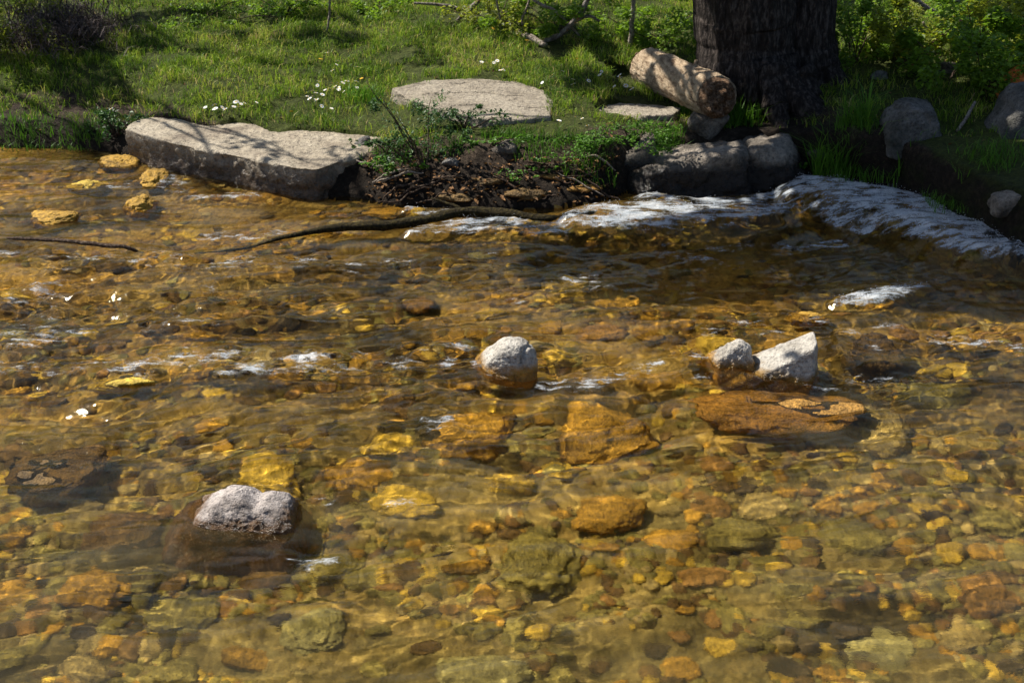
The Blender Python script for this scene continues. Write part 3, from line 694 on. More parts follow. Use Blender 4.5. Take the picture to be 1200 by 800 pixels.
branch('dead_branch', [tube([G(606,44)+np.array([0,0,.03]), G(622,50)+np.array([0,0,.04]), G(640,58)+np.array([0,0,.03])], [.028,.03,.02], 8, 6, .01, 2)], MAT['twigpale'], 'short thick piece of bleached wood on the grass', 'dead branch')
branch('dead_branch', [tube(air((540,24), [(486,4),(515,6),(535,10),(548,14)]), [.01,.014,.018,.02], 8, 6, .01, 11), tube(air((540,24), [(535,24),(548,13),(560,2),(572,-15)]), [.014,.022,.02,.018], 8, 6, .01, 12)], MAT['twiglichen'], 'branch with an orange lichen spot hanging at the top centre', 'dead branch')
for i, (pts, lab) in enumerate([([(588,36),(585,20),(582,0),(580,-20)], 'thin upright pale shoot left of the dead branches'), ([(614,38),(612,22),(618,8),(624,-15)], 'upright shoot in front of the arching pale branch'), ([(384,38),(386,15),(388,-20)], 'grey upright stem in the grass at the top left of centre')]):
    branch('shoot', [tube(air(pts[0], pts), [.010]*len(pts), 7, 6, .008, 20+i)], MAT['twigpale'], lab, 'shoot')
branch('dead_branch', [tube(air((1030,40), [(1008,-14),(1016,5),(1022,16),(1031,25)]), [.018,.02,.018,.012], 8, 6, .008, 31)], MAT['twigpale'], 'short bright bare branch leaning right of the big trunk', 'dead branch')
branch('dead_branch', [tube(air((1110,45), [(1060,-12),(1080,6),(1100,17),(1120,23),(1130,24)]), [.02,.022,.022,.018,.01], 8, 6, .008, 32)], MAT['twiglichen'], 'grey branch with an orange patch over the upper right bushes', 'dead branch')
branch('dead_branch', [tube(air((1096,60), [(1082,26),(1089,38),(1095,54)]), [.008,.009,.008], 8, 6, .006, 33)], MAT['twigpale'], 'thin twig hanging below the orange patched branch', 'dead branch')
branch('dead_branch', [tube(air((1150,30), [(1112,1),(1140,3),(1170,1),(1200,-4)]), [.008,.01,.01,.009], 8, 6, .008, 34), tube(air((1150,30), [(1146,12),(1145,-10)]), [.008,.008], 8, 6, .004, 35)], MAT['twigpale'], 'horizontal grey branch on the upper right edge', 'dead branch')
branch('stick', [tube([G(1121,157)+np.array([0,0,.02]), G(1130,150)+np.array([0,0,.06]), G(1140,140)+np.array([0,0,.12])], [.011,.012,.010], 8, 5, .004, 36)], MAT['twigpale'], 'short straight pale stick leaning beside the dappled grey boulder', 'stick')
for i in range(18):
    px, py = random.uniform(425, 715), random.uniform(190, 238)
    L = random.uniform(.14, .42); a = random.gauss(0, .5)+(math.pi if random.random() < .5 else 0); b = G(px, py)
    pts = []
    for s in np.linspace(-.5, .5, 4):
        q = np.array([b[0]+L*s*math.cos(a), b[1]+L*s*math.sin(a)*.6, 0]); q[2] = max(float(H(q[0], q[1])), .0)+.015+.03*random.random(); pts.append(q)
    r = random.uniform(.004, .009)
    branch('twig', [tube(pts, [r*.7, r, r, r*.6], 6, 5, .012, 40+i)], MAT['twigbrown'] if random.random() < .7 else MAT['twigpale'], 'dead twig lying among the litter of the muddy bank', 'twig', 'twigs on the muddy bank')

# ------------------------------------------------------------------ log
rl = .152
a = G(765, 100); b = G(836, 139)
A = P(759, 79, a[2]+rl-.05); Bp = P(840, 114, b[2]+rl+.09)
ax = (Bp-A)/np.linalg.norm(Bp-A)
log = empty('log', (A+Bp)/2-np.array([0, 0, rl]), 'thick pale peeled log with a broken brown end lying against the big tree', 'log')
v, f = tube([A+(Bp-A)*q_ for q_ in np.linspace(0, 1, 7)], [.15, .152, .153, .148, .15, .153, .150], 56, 22, .008, 3, .055, .05)
qn = ax*.95+np.array([.10, -.1, .12]); qn /= np.linalg.norm(qn)
off = v-Bp; al = off@ax; off = off-al[:, None]*ax; v = v-ax*((off@qn)/(ax@qn)*sst(-.4, -.01, al))[:, None]
link('stem', mesh_np('stem', v, f, [MAT['logwood']]), log)
t_ = np.clip(((gc[:, :2]-A[:2])@(Bp-A)[:2])/((Bp-A)[:2]@(Bp-A)[:2]), -.15, 1); axp = A+(Bp-A)*t_[:, None]
k_ = np.hypot(gc[:, 0]-axp[:, 0], gc[:, 1]-axp[:, 1]) < .26; gc[k_, 2] = np.minimum(gc[k_, 2], axp[k_, 2]-rl*.8); ground.data.vertices.foreach_set('co', gc.ravel()); ground.data.update()
v_, f_ = rock_shape(77, 4, (.16, .12, .12), 12, 9., .12)
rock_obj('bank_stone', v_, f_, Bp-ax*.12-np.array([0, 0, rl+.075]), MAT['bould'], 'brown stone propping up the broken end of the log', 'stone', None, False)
u1 = np.cross(ax, [0, 0, 1.]); u1 /= np.linalg.norm(u1); u2 = np.cross(ax, u1)
for nm, cc, dr in (('broken_end', Bp, 1), ('broken_end', A, -1)):
    n_r, n_t = 16, 48
    rr = np.linspace(0.02, 1, n_r)[:, None]; th = np.linspace(0, 2*np.pi, n_t, endpoint=False)[None]
    h = (.055*fbm(rr*np.cos(th)*2.2+5, rr*np.sin(th)*2.2, dr, 4, .6)+.03*(1-rr**2)+.05)*sst(1.02, .8, rr)*np.ones_like(th)+.004
    rad = rr*.147*(1+.03*fbm(np.cos(th)*2, np.sin(th)*2, 3, 3))
    pts = cc+dr*ax*h[..., None]+u1*(rad*np.cos(th))[..., None]+u2*(rad*np.sin(th))[..., None]
    if dr > 0: oo = pts-cc; oo = oo-(oo@ax)[..., None]*ax; pts = pts-ax*((oo@qn)/(ax@qn))[..., None]
    i = np.arange(n_r*n_t).reshape(n_r, n_t); j = np.roll(i, -1, 1)
    link(nm, mesh_np(nm, pts.reshape(-1, 3), np.stack([i[:-1], j[:-1], j[1:], i[1:]], -1).reshape(-1, 4), [MAT['logend']]), log)
link('knot', mesh_np('knot', *tube([A*.35+Bp*.65+np.array([.02, 0, rl*.8]), A*.35+Bp*.65+np.array([.03, 0, rl*1.25])], [.022, .012], 10, 4, .004, 4), [MAT['logwood']]), log)

# ------------------------------------------------------------------ leaves
def leaves(pts, size, up=.5, aspect=1.6, seed=0, tint=None, outward=None):
    """diamond leaves with a fold; returns co, faces, tint"""
    r = np.random.default_rng(seed); n = len(pts); pts = np.asarray(pts)
    nor = r.normal(size=(n, 3)); nor[:, 2] = np.abs(nor[:, 2])+up*2; nor /= np.linalg.norm(nor, axis=1)[:, None]
    d = r.normal(size=(n, 3)) if outward is None else outward+.5*r.normal(size=(n, 3)); d -= nor*(d*nor).sum(1)[:, None]; d /= np.linalg.norm(d, axis=1)[:, None]
    e = np.cross(nor, d); L = size*r.uniform(.6, 1.4, n); W = L/aspect
    z = nor*(L*.14)[:, None]
    b = pts-d*(L*.5)[:, None]; t = pts+d*(L*.5)[:, None]-z; l = pts+e*(W*.5)[:, None]+z*.6-d*(L*.05)[:, None]; q = pts-e*(W*.5)[:, None]+z*.6-d*(L*.05)[:, None]
    co = np.stack([b, l, t, q], 1).reshape(-1, 3); i = np.arange(n)[:, None]*4
    tri = np.concatenate([i+np.array([[0, 2, 1]]), i+np.array([[0, 3, 2]])])
    tt = np.repeat(np.clip(r.normal(.5, .25, n) if tint is None else tint, 0, 1), 4)
    return co, tri, tt
def shrub(name, base, rad, n, size, mat, label, cat, up=.5, seed=0, group=None, stems=7, lobes=18):
    r = np.random.default_rng(seed+900); base = np.asarray(base)
    root = empty(name, base, label, cat, group)
    lc = r.normal(size=(lobes, 3))*.62; lc[:, 2] = r.uniform(.1, 1.05, lobes); lr = r.uniform(.12, .36, lobes)
    w = r.integers(0, lobes, n); q = r.normal(size=(n, 3)); q /= np.linalg.norm(q, axis=1)[:, None]; q *= (r.random(n)**.35)[:, None]
    p = (lc[w]+q*lr[w][:, None])*np.asarray(rad); p = p[p[:, 2] > -.02]
    co_, tri, tt = leaves(base+p, size*(.8 if n > 600 else 1), up, 1.5, seed, None, p/np.linalg.norm(p, axis=1)[:, None])
    link('foliage', mesh_np('foliage', co_, tri, [mat], False, None, {'tint': tt}), root)
    st = [tube([base+np.array([0, 0, -.03]), base+lc[i]*np.asarray(rad)*.5+np.array([0, 0, .02]), base+lc[i]*np.asarray(rad)*1.2+np.array([0, 0, rad[2]*.15])], [.007, .005, .002], 6, 4, .02, i) for i in range(min(stems, lobes))]
    v, f = join(st); link('stems', mesh_np('stems', v, f, [MAT['twigbrown']]), root)
    return root
SH = [(20,50,.42,.45,.42,2600,.05,'moss','sunlit yellow green bush in the upper left corner'),
 (235,14,.40,.35,.14,700,.04,'shrub','low dark bush at the top edge behind the left grass'),
 (335,10,.42,.35,.12,600,.04,'shrub','low dark bush at the top edge above the dandelion'),
 (445,10,.35,.3,.16,1100,.045,'shrub','small bush on the top edge left of the hanging branch'),
 (575,22,.28,.3,.30,900,.045,'moss','yellowish leafy shoots around the upright pale stems'),
 (655,30,.45,.4,.26,2400,.045,'shrub','dark green bush behind the forked dead branch'),
 (780,45,.42,.4,.32,2200,.045,'shrub','green bush between sapling and big trunk'),
 (1002,66,.36,.35,.46,2600,.045,'shrub','leafy bush tight against the right side of the big trunk'),
 (1055,66,.50,.4,.48,3400,.045,'moss','mossy bush below the short bright bare branch'),
 (1112,84,.45,.35,.46,3200,.05,'shrub','bright ferny bush under the orange patched branch'),
 (1152,98,.36,.3,.42,2600,.045,'shrub','bright ferny bush left of the rust orange stone'),
 (1195,60,.42,.4,.42,2600,.05,'moss','sunlit bush in the upper right corner'),
 (1130,30,.45,.4,.3,2400,.05,'shrub','bush behind the horizontal grey branch')]
for i, (px, py, a, b, c_, n, s, mt, lab) in enumerate(SH):
    shrub('shrub', G(px, min(py+8, 200)), (a, b, c_), n, s, MAT[mt], lab, 'shrub', .5, i)
for i, (px, py, a, b, c_, n, s, lab) in enumerate([(500,196,.30,.16,.40,900,.030,'dark leafy bramble growing from the muddy bank right of the slab'),(545,152,.24,.12,.16,420,.028,'small bramble trailing in front of the flat cracked rock'),(135,160,.18,.14,.18,520,.03,'dark leafy plant at the left end of the slab'),(455,180,.24,.1,.12,320,.028,'low bramble sprig at the right corner of the slab')]):
    shrub('bramble', G(px, py), (a, b, c_), n, s, MAT['bramble'], lab, 'bramble', .3, 50+i)
for i, (px, py, a, b, c_, n, s, lab) in enumerate([(640,200,.16,.08,.10,160,.026,'small green sprig hanging in the undercut of the muddy bank'),(600,214,.12,.07,.08,90,.024,'tiny green sprig low on the muddy bank'),(470,205,.2,.1,.14,260,.028,'trailing green sprig between the slab corner and the tall bramble'),(700,182,.36,.16,.18,1500,.028,'bright clover clump overhanging the muddy bank'),(745,168,.2,.14,.14,700,.028,'small clover clump between mud and broad boulder'),(900,196,.06,.05,.16,130,.03,'small green sprig on the wedge-shaped boulder'),(955,212,.12,.08,.12,200,.03,'green sprig in the dark bank right of the boulders'),(565,172,.2,.06,.06,180,.028,'tiny clover sprig on the bare bank below the flat rock')]):
    shrub('clover', G(px, py), (a, b, c_), n, s, MAT['tuft'], lab, 'clover', .8, 70+i, None, 2)

# ------------------------------------------------------------------ grass
def blades(base, length, width, lean, seed=0, tint=None):
    r = np.random.default_rng(seed); n = len(base); th = r.uniform(0, 2*np.pi, n)
    d = np.stack([np.cos(th), np.sin(th), 0*th], -1); e = np.stack([-np.sin(th), np.cos(th), 0*th], -1)
    turn = r.uniform(0, 2*np.pi, n); e = e*np.cos(turn)[:, None]*.6+d*np.sin(turn)[:, None]*.6+e*.4
    L = length[:, None]; ln = (lean*r.uniform(.3, 1.6, n))[:, None]; w = width[:, None]*.5
    up = np.array([0, 0, 1.])
    m = base+up*L*.55+d*L*ln*.3; t = base+up*L*(1-.35*np.minimum(ln, 1.5))+d*L*ln
    co = np.stack([base-e*w, base+e*w, m+e*w*.8, t, m-e*w*.8], 1).reshape(-1, 3); i = np.arange(n)[:, None]*5
    tri = np.concatenate([i+np.array([[0, 1, 2]]), i+np.array([[0, 2, 4]]), i+np.array([[4, 2, 3]])])
    return co, tri, np.repeat(np.clip(tint, 0, 1), 5)
n = 330000
gxr = rng.uniform(-5.8, 5.8, n); gyr = rng.uniform(9.0, 15.4, n); gd = gyr-shore(gxr)
gz = H(gxr, gyr); gpx, gpy = proj(np.stack([gxr, gyr, gz], -1))
dlx = np.interp(gxr, _shw[:, 0], _shw[:, 3])
den = sst(-.02, .22, gd-dlx)*sst(-.22, .16, fbm(gxr*1.5, gyr*2.2, 3, 5, .6)+.10)
den = np.maximum(den, .75*sst(-.35, .0, fbm(gxr*2.5, gyr*3, 13, 4))*sst(.0, .3, gd-dlx)*sst(180, 320, gpx)*sst(470, 380, gpx)*sst(20, 40, gpy))
BARE = [((480,140),(80,18),.9),((600,150),(110,16),.85),((745,129),(75,10),.8),((70,28),(55,30),.95),((110,38),(20,14),.8),((190,20),(40,12),.6),((100,95),(30,10),.5),((1010,95),(60,28),.55),((590,175),(140,18),1.),((310,155),(60,4),.8),((440,120),(30,12),.7)]
for (cx, cy), (rx, ry), am in BARE: den = den*(1-am*sst(1.15, .8, np.hypot((gpx-cx)/rx, (gpy-cy)/ry)))
den = den*np.where(gpx > 960, .55+.45*sst(.0, .4, fbm(gxr*2, gyr*2, 9, 3)), 1)
shr = lambda oo, k_: oo.mean(0)+(oo-oo.mean(0))*k_
den[inpoly(gxr, gyr, shr(slab_o, .985)) | inpoly(gxr, gyr, shr(flat_o, .93)) | inpoly(gxr, gyr, shr(low_o, .9))] = 0
keep = rng.random(n) < den; keep &= (gpx > -60) & (gpx < 1260)
gb = np.stack([gxr, gyr, gz-.004], -1)[keep]; k = len(gb)
patch = fbm(gb[:, 0]*1.6, gb[:, 1]*2, 5, 3); tuftn = sst(-.1, .5, fbm(gb[:, 0]*5, gb[:, 1]*5, 2, 2))
tl = rng.normal(.38, .24, k)+.5*patch+.1*tuftn
tl = np.where(rng.random(k) < .08, rng.uniform(.85, 1, k), tl)
cg, tg, ag = blades(gb, (.03+.05*rng.random(k)+.045*tuftn)*(.8+.4*rng.random(k)), rng.uniform(.004, .0085, k), .75, 1, tl)
gob = link('grass', mesh_np('grass', cg, tg, [MAT['grass']], False, None, {'tint': ag})); tag(gob, 'short sunlit green meadow grass on the bank', 'grass', None, 'stuff')
print('grass blades', k)
for i, (px, py, sp, n, L, wd, lab) in enumerate([(868,146,.12,260,.24,.008,'bright tall grass tuft at the broken end of the log'),(985,190,.16,320,.40,.009,'tall shaded grass tuft right of the big trunk'),(1000,150,.1,120,.25,.008,'smaller grass tuft right of the big trunk'),(1055,210,.07,16,.26,.022,'broad-bladed plant on the lip of the dark undercut bank'),(425,118,.14,260,.16,.008,'bright grass tuft at the left end of the flat cracked rock'),(610,160,.14,120,.10,.007,'little grass tuft under the flat cracked rock'),(500,128,.12,150,.10,.007,'little grass tuft between bramble and flat rock'),(1160,188,.2,240,.16,.007,'low shaded grass tuft in front of the boulders on the right'),(1130,222,.2,420,.09,.006,'low mossy grass tuft on the lip of the dark undercut bank'),(1020,188,.22,420,.12,.007,'shaded grass tuft below the dappled grey boulder'),(470,178,.16,200,.10,.007,'short grass tuft at the right corner of the slab'),(530,172,.14,180,.10,.007,'short grass tuft behind the tall bramble stem'),(690,196,.16,240,.11,.007,'grass tuft drooping below the clover clump'),(630,178,.14,220,.10,.007,'grass tuft at the middle of the muddy lip'),(780,165,.12,260,.15,.007,'bright grass tuft behind the broad dark boulder'),(815,132,.10,160,.16,.007,'grass tuft leaning on the near side of the log'),(30,160,.2,320,.12,.007,'grass tuft hanging over the water at the left edge'),(95,160,.16,260,.11,.007,'grass tuft on the low bank between left edge and dark leafy plant'),(660,168,.14,200,.11,.007,'grass tuft behind the clover clump on the muddy lip'),(590,160,.14,160,.09,.007,'thin grass tuft on the lip of the muddy bank')]):
    b = G(px, py); r = np.random.default_rng(i+5)
    q = np.column_stack([np.clip(r.normal(0, sp, n), -1.5*sp, 1.5*sp)*.7, np.clip(r.normal(0, sp, n), -1.5*sp, 1.5*sp)*.5, np.zeros(n)])+b; q[:, 2] = np.maximum(H(q[:, 0], q[:, 1]), b[2]-.1)-.005
    c_, t_, a_ = blades(q, L*r.uniform(.5, 1.1, n), wd*r.uniform(.7, 1.2, n), .5, i+3, r.normal(.5, .22, n))
    o = link('grass_tuft', mesh_np('grass_tuft', c_-b, t_, [MAT['tuft']], False, None, {'tint': a_})); o.location = b; tag(o, lab, 'grass tuft')

# --- daisies and dandelions
def flower_mesh(name, r, petal, centre, npet):
    parts, mi = [], []
    for a in range(npet):
        t = 2*math.pi*a/npet; c, s = math.cos(t), math.sin(t); w = 2.2*r/npet
        parts.append((np.array([[.2*r*c, .2*r*s, 0], [.65*r*c-w*s, .65*r*s+w*c, .12*r], [r*c, r*s, .06*r], [.65*r*c+w*s, .65*r*s-w*c, .12*r]]), np.array([[0, 3, 2, 1]]))); mi.append(0)
    th = np.linspace(0, 2*np.pi, 8, endpoint=False)
    v = np.vstack([np.column_stack([.34*r*np.cos(th), .34*r*np.sin(th), 0*th]), np.column_stack([.2*r*np.cos(th), .2*r*np.sin(th), 0*th+.16*r])])
    parts.append((v, np.array([[a, (a+1) % 8, 8+(a+1) % 8, 8+a] for a in range(8)]+[[8, 9, 10, 11], [8, 11, 12, 15], [12, 13, 14, 15]]))); mi += [1]*11
    parts.append(tube([(0, 0, -.01), (.004, 0, -.03), (0, 0, -.07)], [.0015]*3, 6, 2)); mi += [2]*len(parts[-1][1])
    v, f = join(parts); return mesh_np(name, v, f, [petal, centre, MAT['tuft']], False, mi, {'tint': np.full(len(v), .4)})
dm = flower_mesh('daisy', .019, MAT['petal'], MAT['yolk'], 12); dd_ = flower_mesh('dandelion', .02, MAT['yolk'], MAT['yolk'], 14)
def flower(me, name, px, py, label, cat, group):
    p = G(px, py)
    o = link(name, me); o.location = p+np.array([0, 0, .06]); o.rotation_euler = (random.uniform(.1, .7), random.uniform(-.5, .2), random.uniform(0, 6)); s = random.uniform(.8, 1.25); o.scale = (s, s, s); tag(o, label, cat, group)
for (cx, cy, rx, ry, n, lab, grp) in [(272,132,36,7,15,'small white daisy in the row close behind the slab','daisies close behind the slab'),(390,122,30,18,26,'small white daisy in the dense patch right of the yellow dandelion by the slab','daisies in the dense patch'),(575,87,30,8,9,'small white daisy in the grass just behind the flat cracked rock','daisies behind the flat rock'),(690,105,55,13,16,'small white daisy in the grass left of the log','daisies near the log'),(680,152,25,6,4,'small white daisy on top of the clover clump','daisies on the clover'),(132,135,6,8,4,'small white flower on the dark leafy plant','flowers on the dark leafy plant'),(412,80,30,12,5,'small white daisy scattered in the middle of the grass','daisies scattered in the middle')]:
    for _ in range(n): flower(dm, 'daisy', cx+rx*random.uniform(-1, 1), cy+ry*random.uniform(-1, 1), lab, 'daisy', grp)
for (px, py, lab) in [(376,78,'lone yellow dandelion high in the middle of the grass'),(342,140,'yellow dandelion right at the back edge of the slab'),(578,42,'yellow dandelion below the upright pale shoots'),(617,56,'yellow dandelion beside the bleached piece of wood'),(424,101,'yellow dandelion left of the flat cracked rock'),(676,78,'small yellow dandelion in the shade behind the daisies')]:
    flower(dd_, 'dandelion', px, py, lab, 'dandelion', None)

# --- leaf litter and dead bracken
n = 5200
lx = rng.uniform(-5.5, 5.5, n); ly = rng.uniform(8.8, 14.6, n); ld = ly-shore(lx); lp = np.stack([lx, ly, H(lx, ly)+.008], -1); px_, py_ = proj(lp)
pr = .12+.88*((px_ > 425) & (px_ < 730) & (ld < .62))+.5*((px_ > 960) & (ld < 1.0)); pr[ld < .03] = 0; pr = pr*(1-.6*(px_ < 425)); pr[inpoly(lx, ly, slab_o) | inpoly(lx, ly, flat_o)] = 0
lp = lp[rng.random(n) < pr]
q = []
for _ in range(420):
    p = G(random.uniform(425, 725), random.uniform(186, 240)); q.append(p+np.array([0, 0, .01+.02*random.random()]))
lp = np.vstack([lp, np.array(q)])
c_, t_, a_ = leaves(lp, .035, .9, 1.6, 77); o = link('leaf_litter', mesh_np('leaf_litter', c_, t_, [MAT['litter']], False, None, {'tint': a_})); tag(o, 'fallen brown and orange leaves over the muddy bank', 'leaf litter', None, 'stuff')
b = G(70, 48); n = 3600; r = np.random.default_rng(5)
q = r.normal(size=(n, 3))*np.array([.26, .3, .14]); q[:, 2] = np.abs(q[:, 2]); q += b
c_, t_, a_ = blades(q, r.uniform(.05, .14, n), r.uniform(.006, .014, n), 1.4, 8, r.normal(.35, .3, n))
o = link('brush_pile', mesh_np('brush_pile', c_-b, t_, [MAT['bracken']], False, None, {'tint': a_})); o.location = b; tag(o, 'dark heap of dead bracken and brush in the upper left', 'brush pile')

# ------------------------------------------------------------------ trees
def canopy_points(poly_px, z, n, h0, h1, seed, thin=0., freq=1.2):
    """leaf places up-sun of a patch of ground, so that its shade falls there"""
    r = np.random.default_rng(seed); poly = np.array(poly_px); lo, hi = poly.min(0), poly.max(0); out = []
    x = r.uniform(lo[0], hi[0], n*4); y = r.uniform(lo[1], hi[1], n*4); k = inpoly(x, y, poly); x, y = x[k], y[k]
    g = np.array([P(a, b_, z) for a, b_ in zip(x, y)])
    h = r.uniform(h0, h1, len(g)); p = g+SUN*((h-z)/SUN[2])[:, None]
    c = fbm(g[:, 0]*freq*1.6, g[:, 1]*freq*1.6, 3, 3)
    p = p[c > thin][:n]; px, py = proj(p); return p[(py < -25) | (px < -40) | (px > 1240)]
tb = G(889, 140)
tree = empty('tree', tb, 'massive dark-barked tree trunk standing behind the boulders and log', 'tree')
dt = tb[1]+.42
def at(px, z): return np.array([(px-600)*((dt*FW[1]-(z-CAM_H)*math.sin(PITCH)))/F, dt, z])
z0 = float(H(tb[0], dt))
tree.location = (float(tb[0]), dt, z0)
mk = lambda pts, rad, sd, rg=.07: tube(pts, rad, 96, 22, .03, sd, rg, .05)
tr = [mk([at(882,z0-.25), at(879,z0+.05), at(876,z0+.4), at(872,z0+1.0), at(866,z0+1.8), at(864,z0+3), at(862,z0+5), at(866,z0+7.5)], [.47,.40,.365,.355,.345,.32,.28,.18], 5)]
v, f = join(tr); link('trunk', mesh_np('trunk', v, f, [MAT['bark']]), tree)
v, f = mk([at(938,z0-.25)+[0,.12,0], at(938,z0+.1)+[0,.12,0], at(942,z0+.6)+[0,.12,0], at(944,z0+1.4)+[0,.12,0], at(945,z0+3)+[0,.2,0], at(965,z0+5)+[0,.4,0]], [.42,.32,.26,.24,.2,.13], 9)
link('second_stem', mesh_np('second_stem', v, f, [MAT['bark']]), tree)
for nm, pts, rad in [('root', [at(905,z0+.25)-[0,.3,0], at(940,z0+.05)-[0,.5,0], at(975,z0-.02)-[0,.62,0], at(1010,z0-.1)-[0,.8,0]], [.14,.10,.07,.03])]:
    v, f = tube(pts, rad, 20, 10, .03, 3, .15); link(nm, mesh_np(nm, v, f, [MAT['bark']]), tree)
top = at(864, z0+3.2)
limbs = []
for tgt in [(-1.2,13.2,4.3),(.2,10.9,4.8),(-.4,9.6,5.0),(3.6,9.8,4.6),(4.6,12.2,5.2),(1.0,14.2,5.0),(.6,8.9,5.6)]:
    tgt = np.array(tgt); limbs.append(tube([top, top*.6+tgt*.4+[0,0,.35], tgt, tgt+(tgt-top)*.25+[0,0,.2]], [.13,.09,.05,.015], 12, 8, .06, int(tgt[1]*3), .1))
v, f = join(limbs); limbs_o = link('limbs', mesh_np('limbs', v, f, [MAT['bark']]), tree)
for pts, rad in [([at(925,z0+.3)-[0,.25,0], at(938,z0+.1)-[0,.36,0], at(955,z0-.02)-[0,.5,0], at(965,z0-.1)-[0,.65,0]], [.13,.11,.08,.03]), ([at(895,z0+.35)-[0,.3,0], at(898,z0+.1)-[0,.45,0], at(902,z0-.08)-[0,.6,0]], [.12,.10,.05]), ([at(960,z0+.3), at(985,z0+.1)-[0,.1,0], at(1015,z0-.05)-[0,.2,0]], [.13,.09,.04])]:
    v, f = tube(pts, rad, 20, 10, .03, 3, .12); link('root', mesh_np('root', v, f, [MAT['bark']]), tree)
SHADE = [[(688,258),(800,238),(905,220),(945,175),(948,140),(960,125),(1060,140),(1160,168),(1235,190),(1235,335),(1180,322),(1080,318),(960,298),(820,300),(690,292)]]
cp = [canopy_points(SHADE[0], .15, 15000, 2.7, 5.6, 1, -.62),
      canopy_points([(610,5),(820,5),(790,45),(730,60),(640,60)], .7, 2000, 3., 5., 2, .02),
      canopy_points([(950,-20),(1230,-20),(1230,90),(1000,70)], .8, 1500, 3., 5.5, 13, .12),
      canopy_points([(945,20),(1010,60),(1090,85),(1200,110),(1230,150),(1080,140),(950,130)], .8, 3000, 3., 5.5, 3, -.12),
      canopy_points([(540,262),(640,250),(705,236),(700,298),(600,296)], .1, 1700, 3., 5, 4, -.15)]
hi = rng.normal(size=(3500, 3))*np.array([1.8, 1.5, 1.2])+np.array([2.2, 12.0, 7.6])
cp = np.vstack(cp+[hi])
c_, t_, a_ = leaves(cp, .10, .4, 1.5, 3); link('crown', mesh_np('crown', c_, t_, [MAT['crown']], False, None, {'tint': a_}), tree)  # leaves above the view, spread to shade the right bank and cascade

t2b = np.array([-10.2, 15.0, float(H(-10.2, 15.0))])
tree2 = empty('tree', t2b, 'thin-leaved tree standing out of view beyond the left grass, casting branch shadows', 'tree')
v, f = tube([t2b-[0,0,.2], t2b+[0,0,.3], t2b+[.1,0,2], t2b+[.15,.1,4], t2b+[0,.2,7]], [.3,.22,.18,.14,.05], 24, 10, .05, 2, .1); link('trunk', mesh_np('trunk', v, f, [MAT['barkgrey']]), tree2)
br = []
def shade_branch(pts, h, r, z=.3, gap=None):
    up = [P(a, b_, z)+SUN*((hh-z)/SUN[2]) for (a, b_), hh in zip(pts, np.linspace(h, h+.5, len(pts)))]
    br.append(tube(up, np.linspace(r, r*.4, len(pts)), 8, 8, .03, len(br)+3))
    return up[0]
hub = t2b+np.array([.15, .1, 3.6])
for pts, h, r in [([(60,82),(150,102),(213,132),(236,162)], 3.4, .035), ([(90,45),(195,62),(250,80),(330,95)], 3.8, .04), ([(250,135),(275,144),(325,166),(410,173)], 3.6, .02), ([(180,128),(225,150),(262,160)], 3.5, .02), ([(300,150),(345,172),(400,178)], 3.7, .014), ([(0,60),(60,68),(120,88)], 3.3, .05), ([(280,80),(330,92),(380,88)], 4.0, .04), ([(210,160),(240,176),(330,185)], 3.8, .016)]:
    s = shade_branch(pts, h, r); br.append(tube([hub, hub*.5+s*.5+[0,0,.5], s], [.06, .03, r*.8], 8, 6, .05, len(br)))
v, f = join(br); link('limbs', mesh_np('limbs', v, f, [MAT['barkgrey']]), tree2)
cp = np.vstack([canopy_points([(0,0),(420,0),(420,22),(0,40)], .6, 1800, 3.4, 5.5, 6, .0), canopy_points([(20,0),(115,0),(115,55),(30,55)], .6, 700, 3.2, 5, 7, -.3),
     canopy_points([(0,60),(110,75),(150,120),(60,130),(0,110)], .4, 250, 3.2, 5, 8, .25), canopy_points([(440,60),(600,60),(640,40),(500,20)], .5, 120, 3.2, 5, 9, .1), canopy_points([(210,140),(420,160),(400,190),(180,160)], .3, 120, 3.2, 4.5, 10, .1)])
c_, t_, a_ = leaves(cp, .085, .4, 1.5, 9); link('crown', mesh_np('crown', c_, t_, [MAT['crown']], False, None, {'tint': a_}), tree2)  # leaves out of view, laid where their shade darkens the left grass
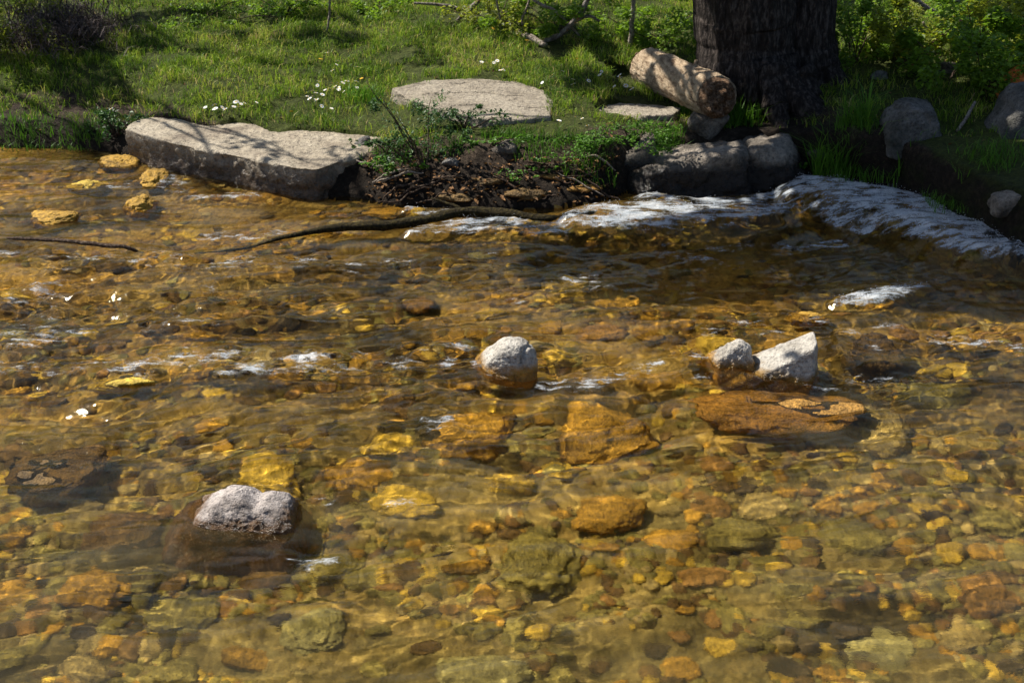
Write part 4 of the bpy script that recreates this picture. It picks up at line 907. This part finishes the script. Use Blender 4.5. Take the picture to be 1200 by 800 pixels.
# unseen twigs added up-sun of log and stones to cast their dapple
tw = []
for pts, z in [([(745,60),(770,85),(800,95)], .75), ([(752,40),(768,70),(790,125)], .7), ([(772,50),(790,80),(806,130)], .7), ([(800,60),(812,95),(828,130)], .7), ([(735,80),(775,95),(830,130)], .65), ([(765,45),(782,90),(815,125)], .75), ([(790,60),(800,100),(840,120)], .75), ([(820,70),(815,100),(835,112)], .75), ([(880,428),(905,418),(935,408)], .15), ([(915,400),(925,412),(940,425)], .15), ([(470,118),(540,112),(640,114)], .5), ([(740,150),(800,165),(860,160)], .4), ([(730,170),(770,160),(830,170)], .4), ([(1040,150),(1075,135),(1110,150)], .5)]:
    up = [P(a, b_, z)+SUN*((3.4-z+.15*i)/SUN[2]) for i, (a, b_) in enumerate(pts)]; tw.append(tube(up, [.03, .022, .015], 7, 6, .06, len(tw)+60))
    tw.append(tube([up[0], up[0]*.5+top*.5+[0,0,.3], top], [.02, .025, .05], 7, 6, .1, len(tw)+80)) if z > .2 else None
v, f = join(tw); tw_o = link('twigs', mesh_np('twigs', v, f, [MAT['bark']])); tw_o.parent = limbs_o

# ------------------------------------------------------------------ light, sky, camera
w = bpy.data.worlds.new('World'); S.world = w; w.use_nodes = True
nt = w.node_tree; sky = nt.nodes.new('ShaderNodeTexSky'); sky.sky_type = 'NISHITA'; sky.sun_disc = False; sky.sun_elevation = SUN_EL; sky.sun_rotation = SUN_AZ % (2*math.pi)
nt.links.new(sky.outputs[0], nt.nodes['Background'].inputs[0]); nt.nodes['Background'].inputs[1].default_value = .075
L = bpy.data.lights.new('sun', 'SUN'); L.energy = 5.0; L.angle = R(.5); L.color = (1, .95, .86); L.cycles.is_caustics_light = True
lo = bpy.data.objects.new('sun', L); COL.objects.link(lo); lo.rotation_euler = Vector(-SUN).to_track_quat('-Z', 'Y').to_euler(); lo.location = SUN*30
cam = bpy.data.cameras.new('camera'); cam.lens = LENS; cam.clip_end = 2000; cam.clip_start = .1; cam.dof.use_dof = True; cam.dof.focus_distance = 7.0; cam.dof.aperture_fstop = 7.0
co_ = bpy.data.objects.new('camera', cam); COL.objects.link(co_); co_.location = CAMP; co_.rotation_euler = (math.pi/2-PITCH, 0, 0); S.camera = co_
S.view_settings.view_transform = 'Standard'; S.view_settings.look = 'None'; S.view_settings.gamma = 1; S.view_settings.exposure = 0.78
cy = S.cycles; cy.use_denoising = True; cy.max_bounces = 8; cy.transmission_bounces = 6; cy.transparent_max_bounces = 8; cy.diffuse_bounces = 3; cy.glossy_bounces = 3
cy.sample_clamp_indirect = 6; cy.blur_glossy = .5
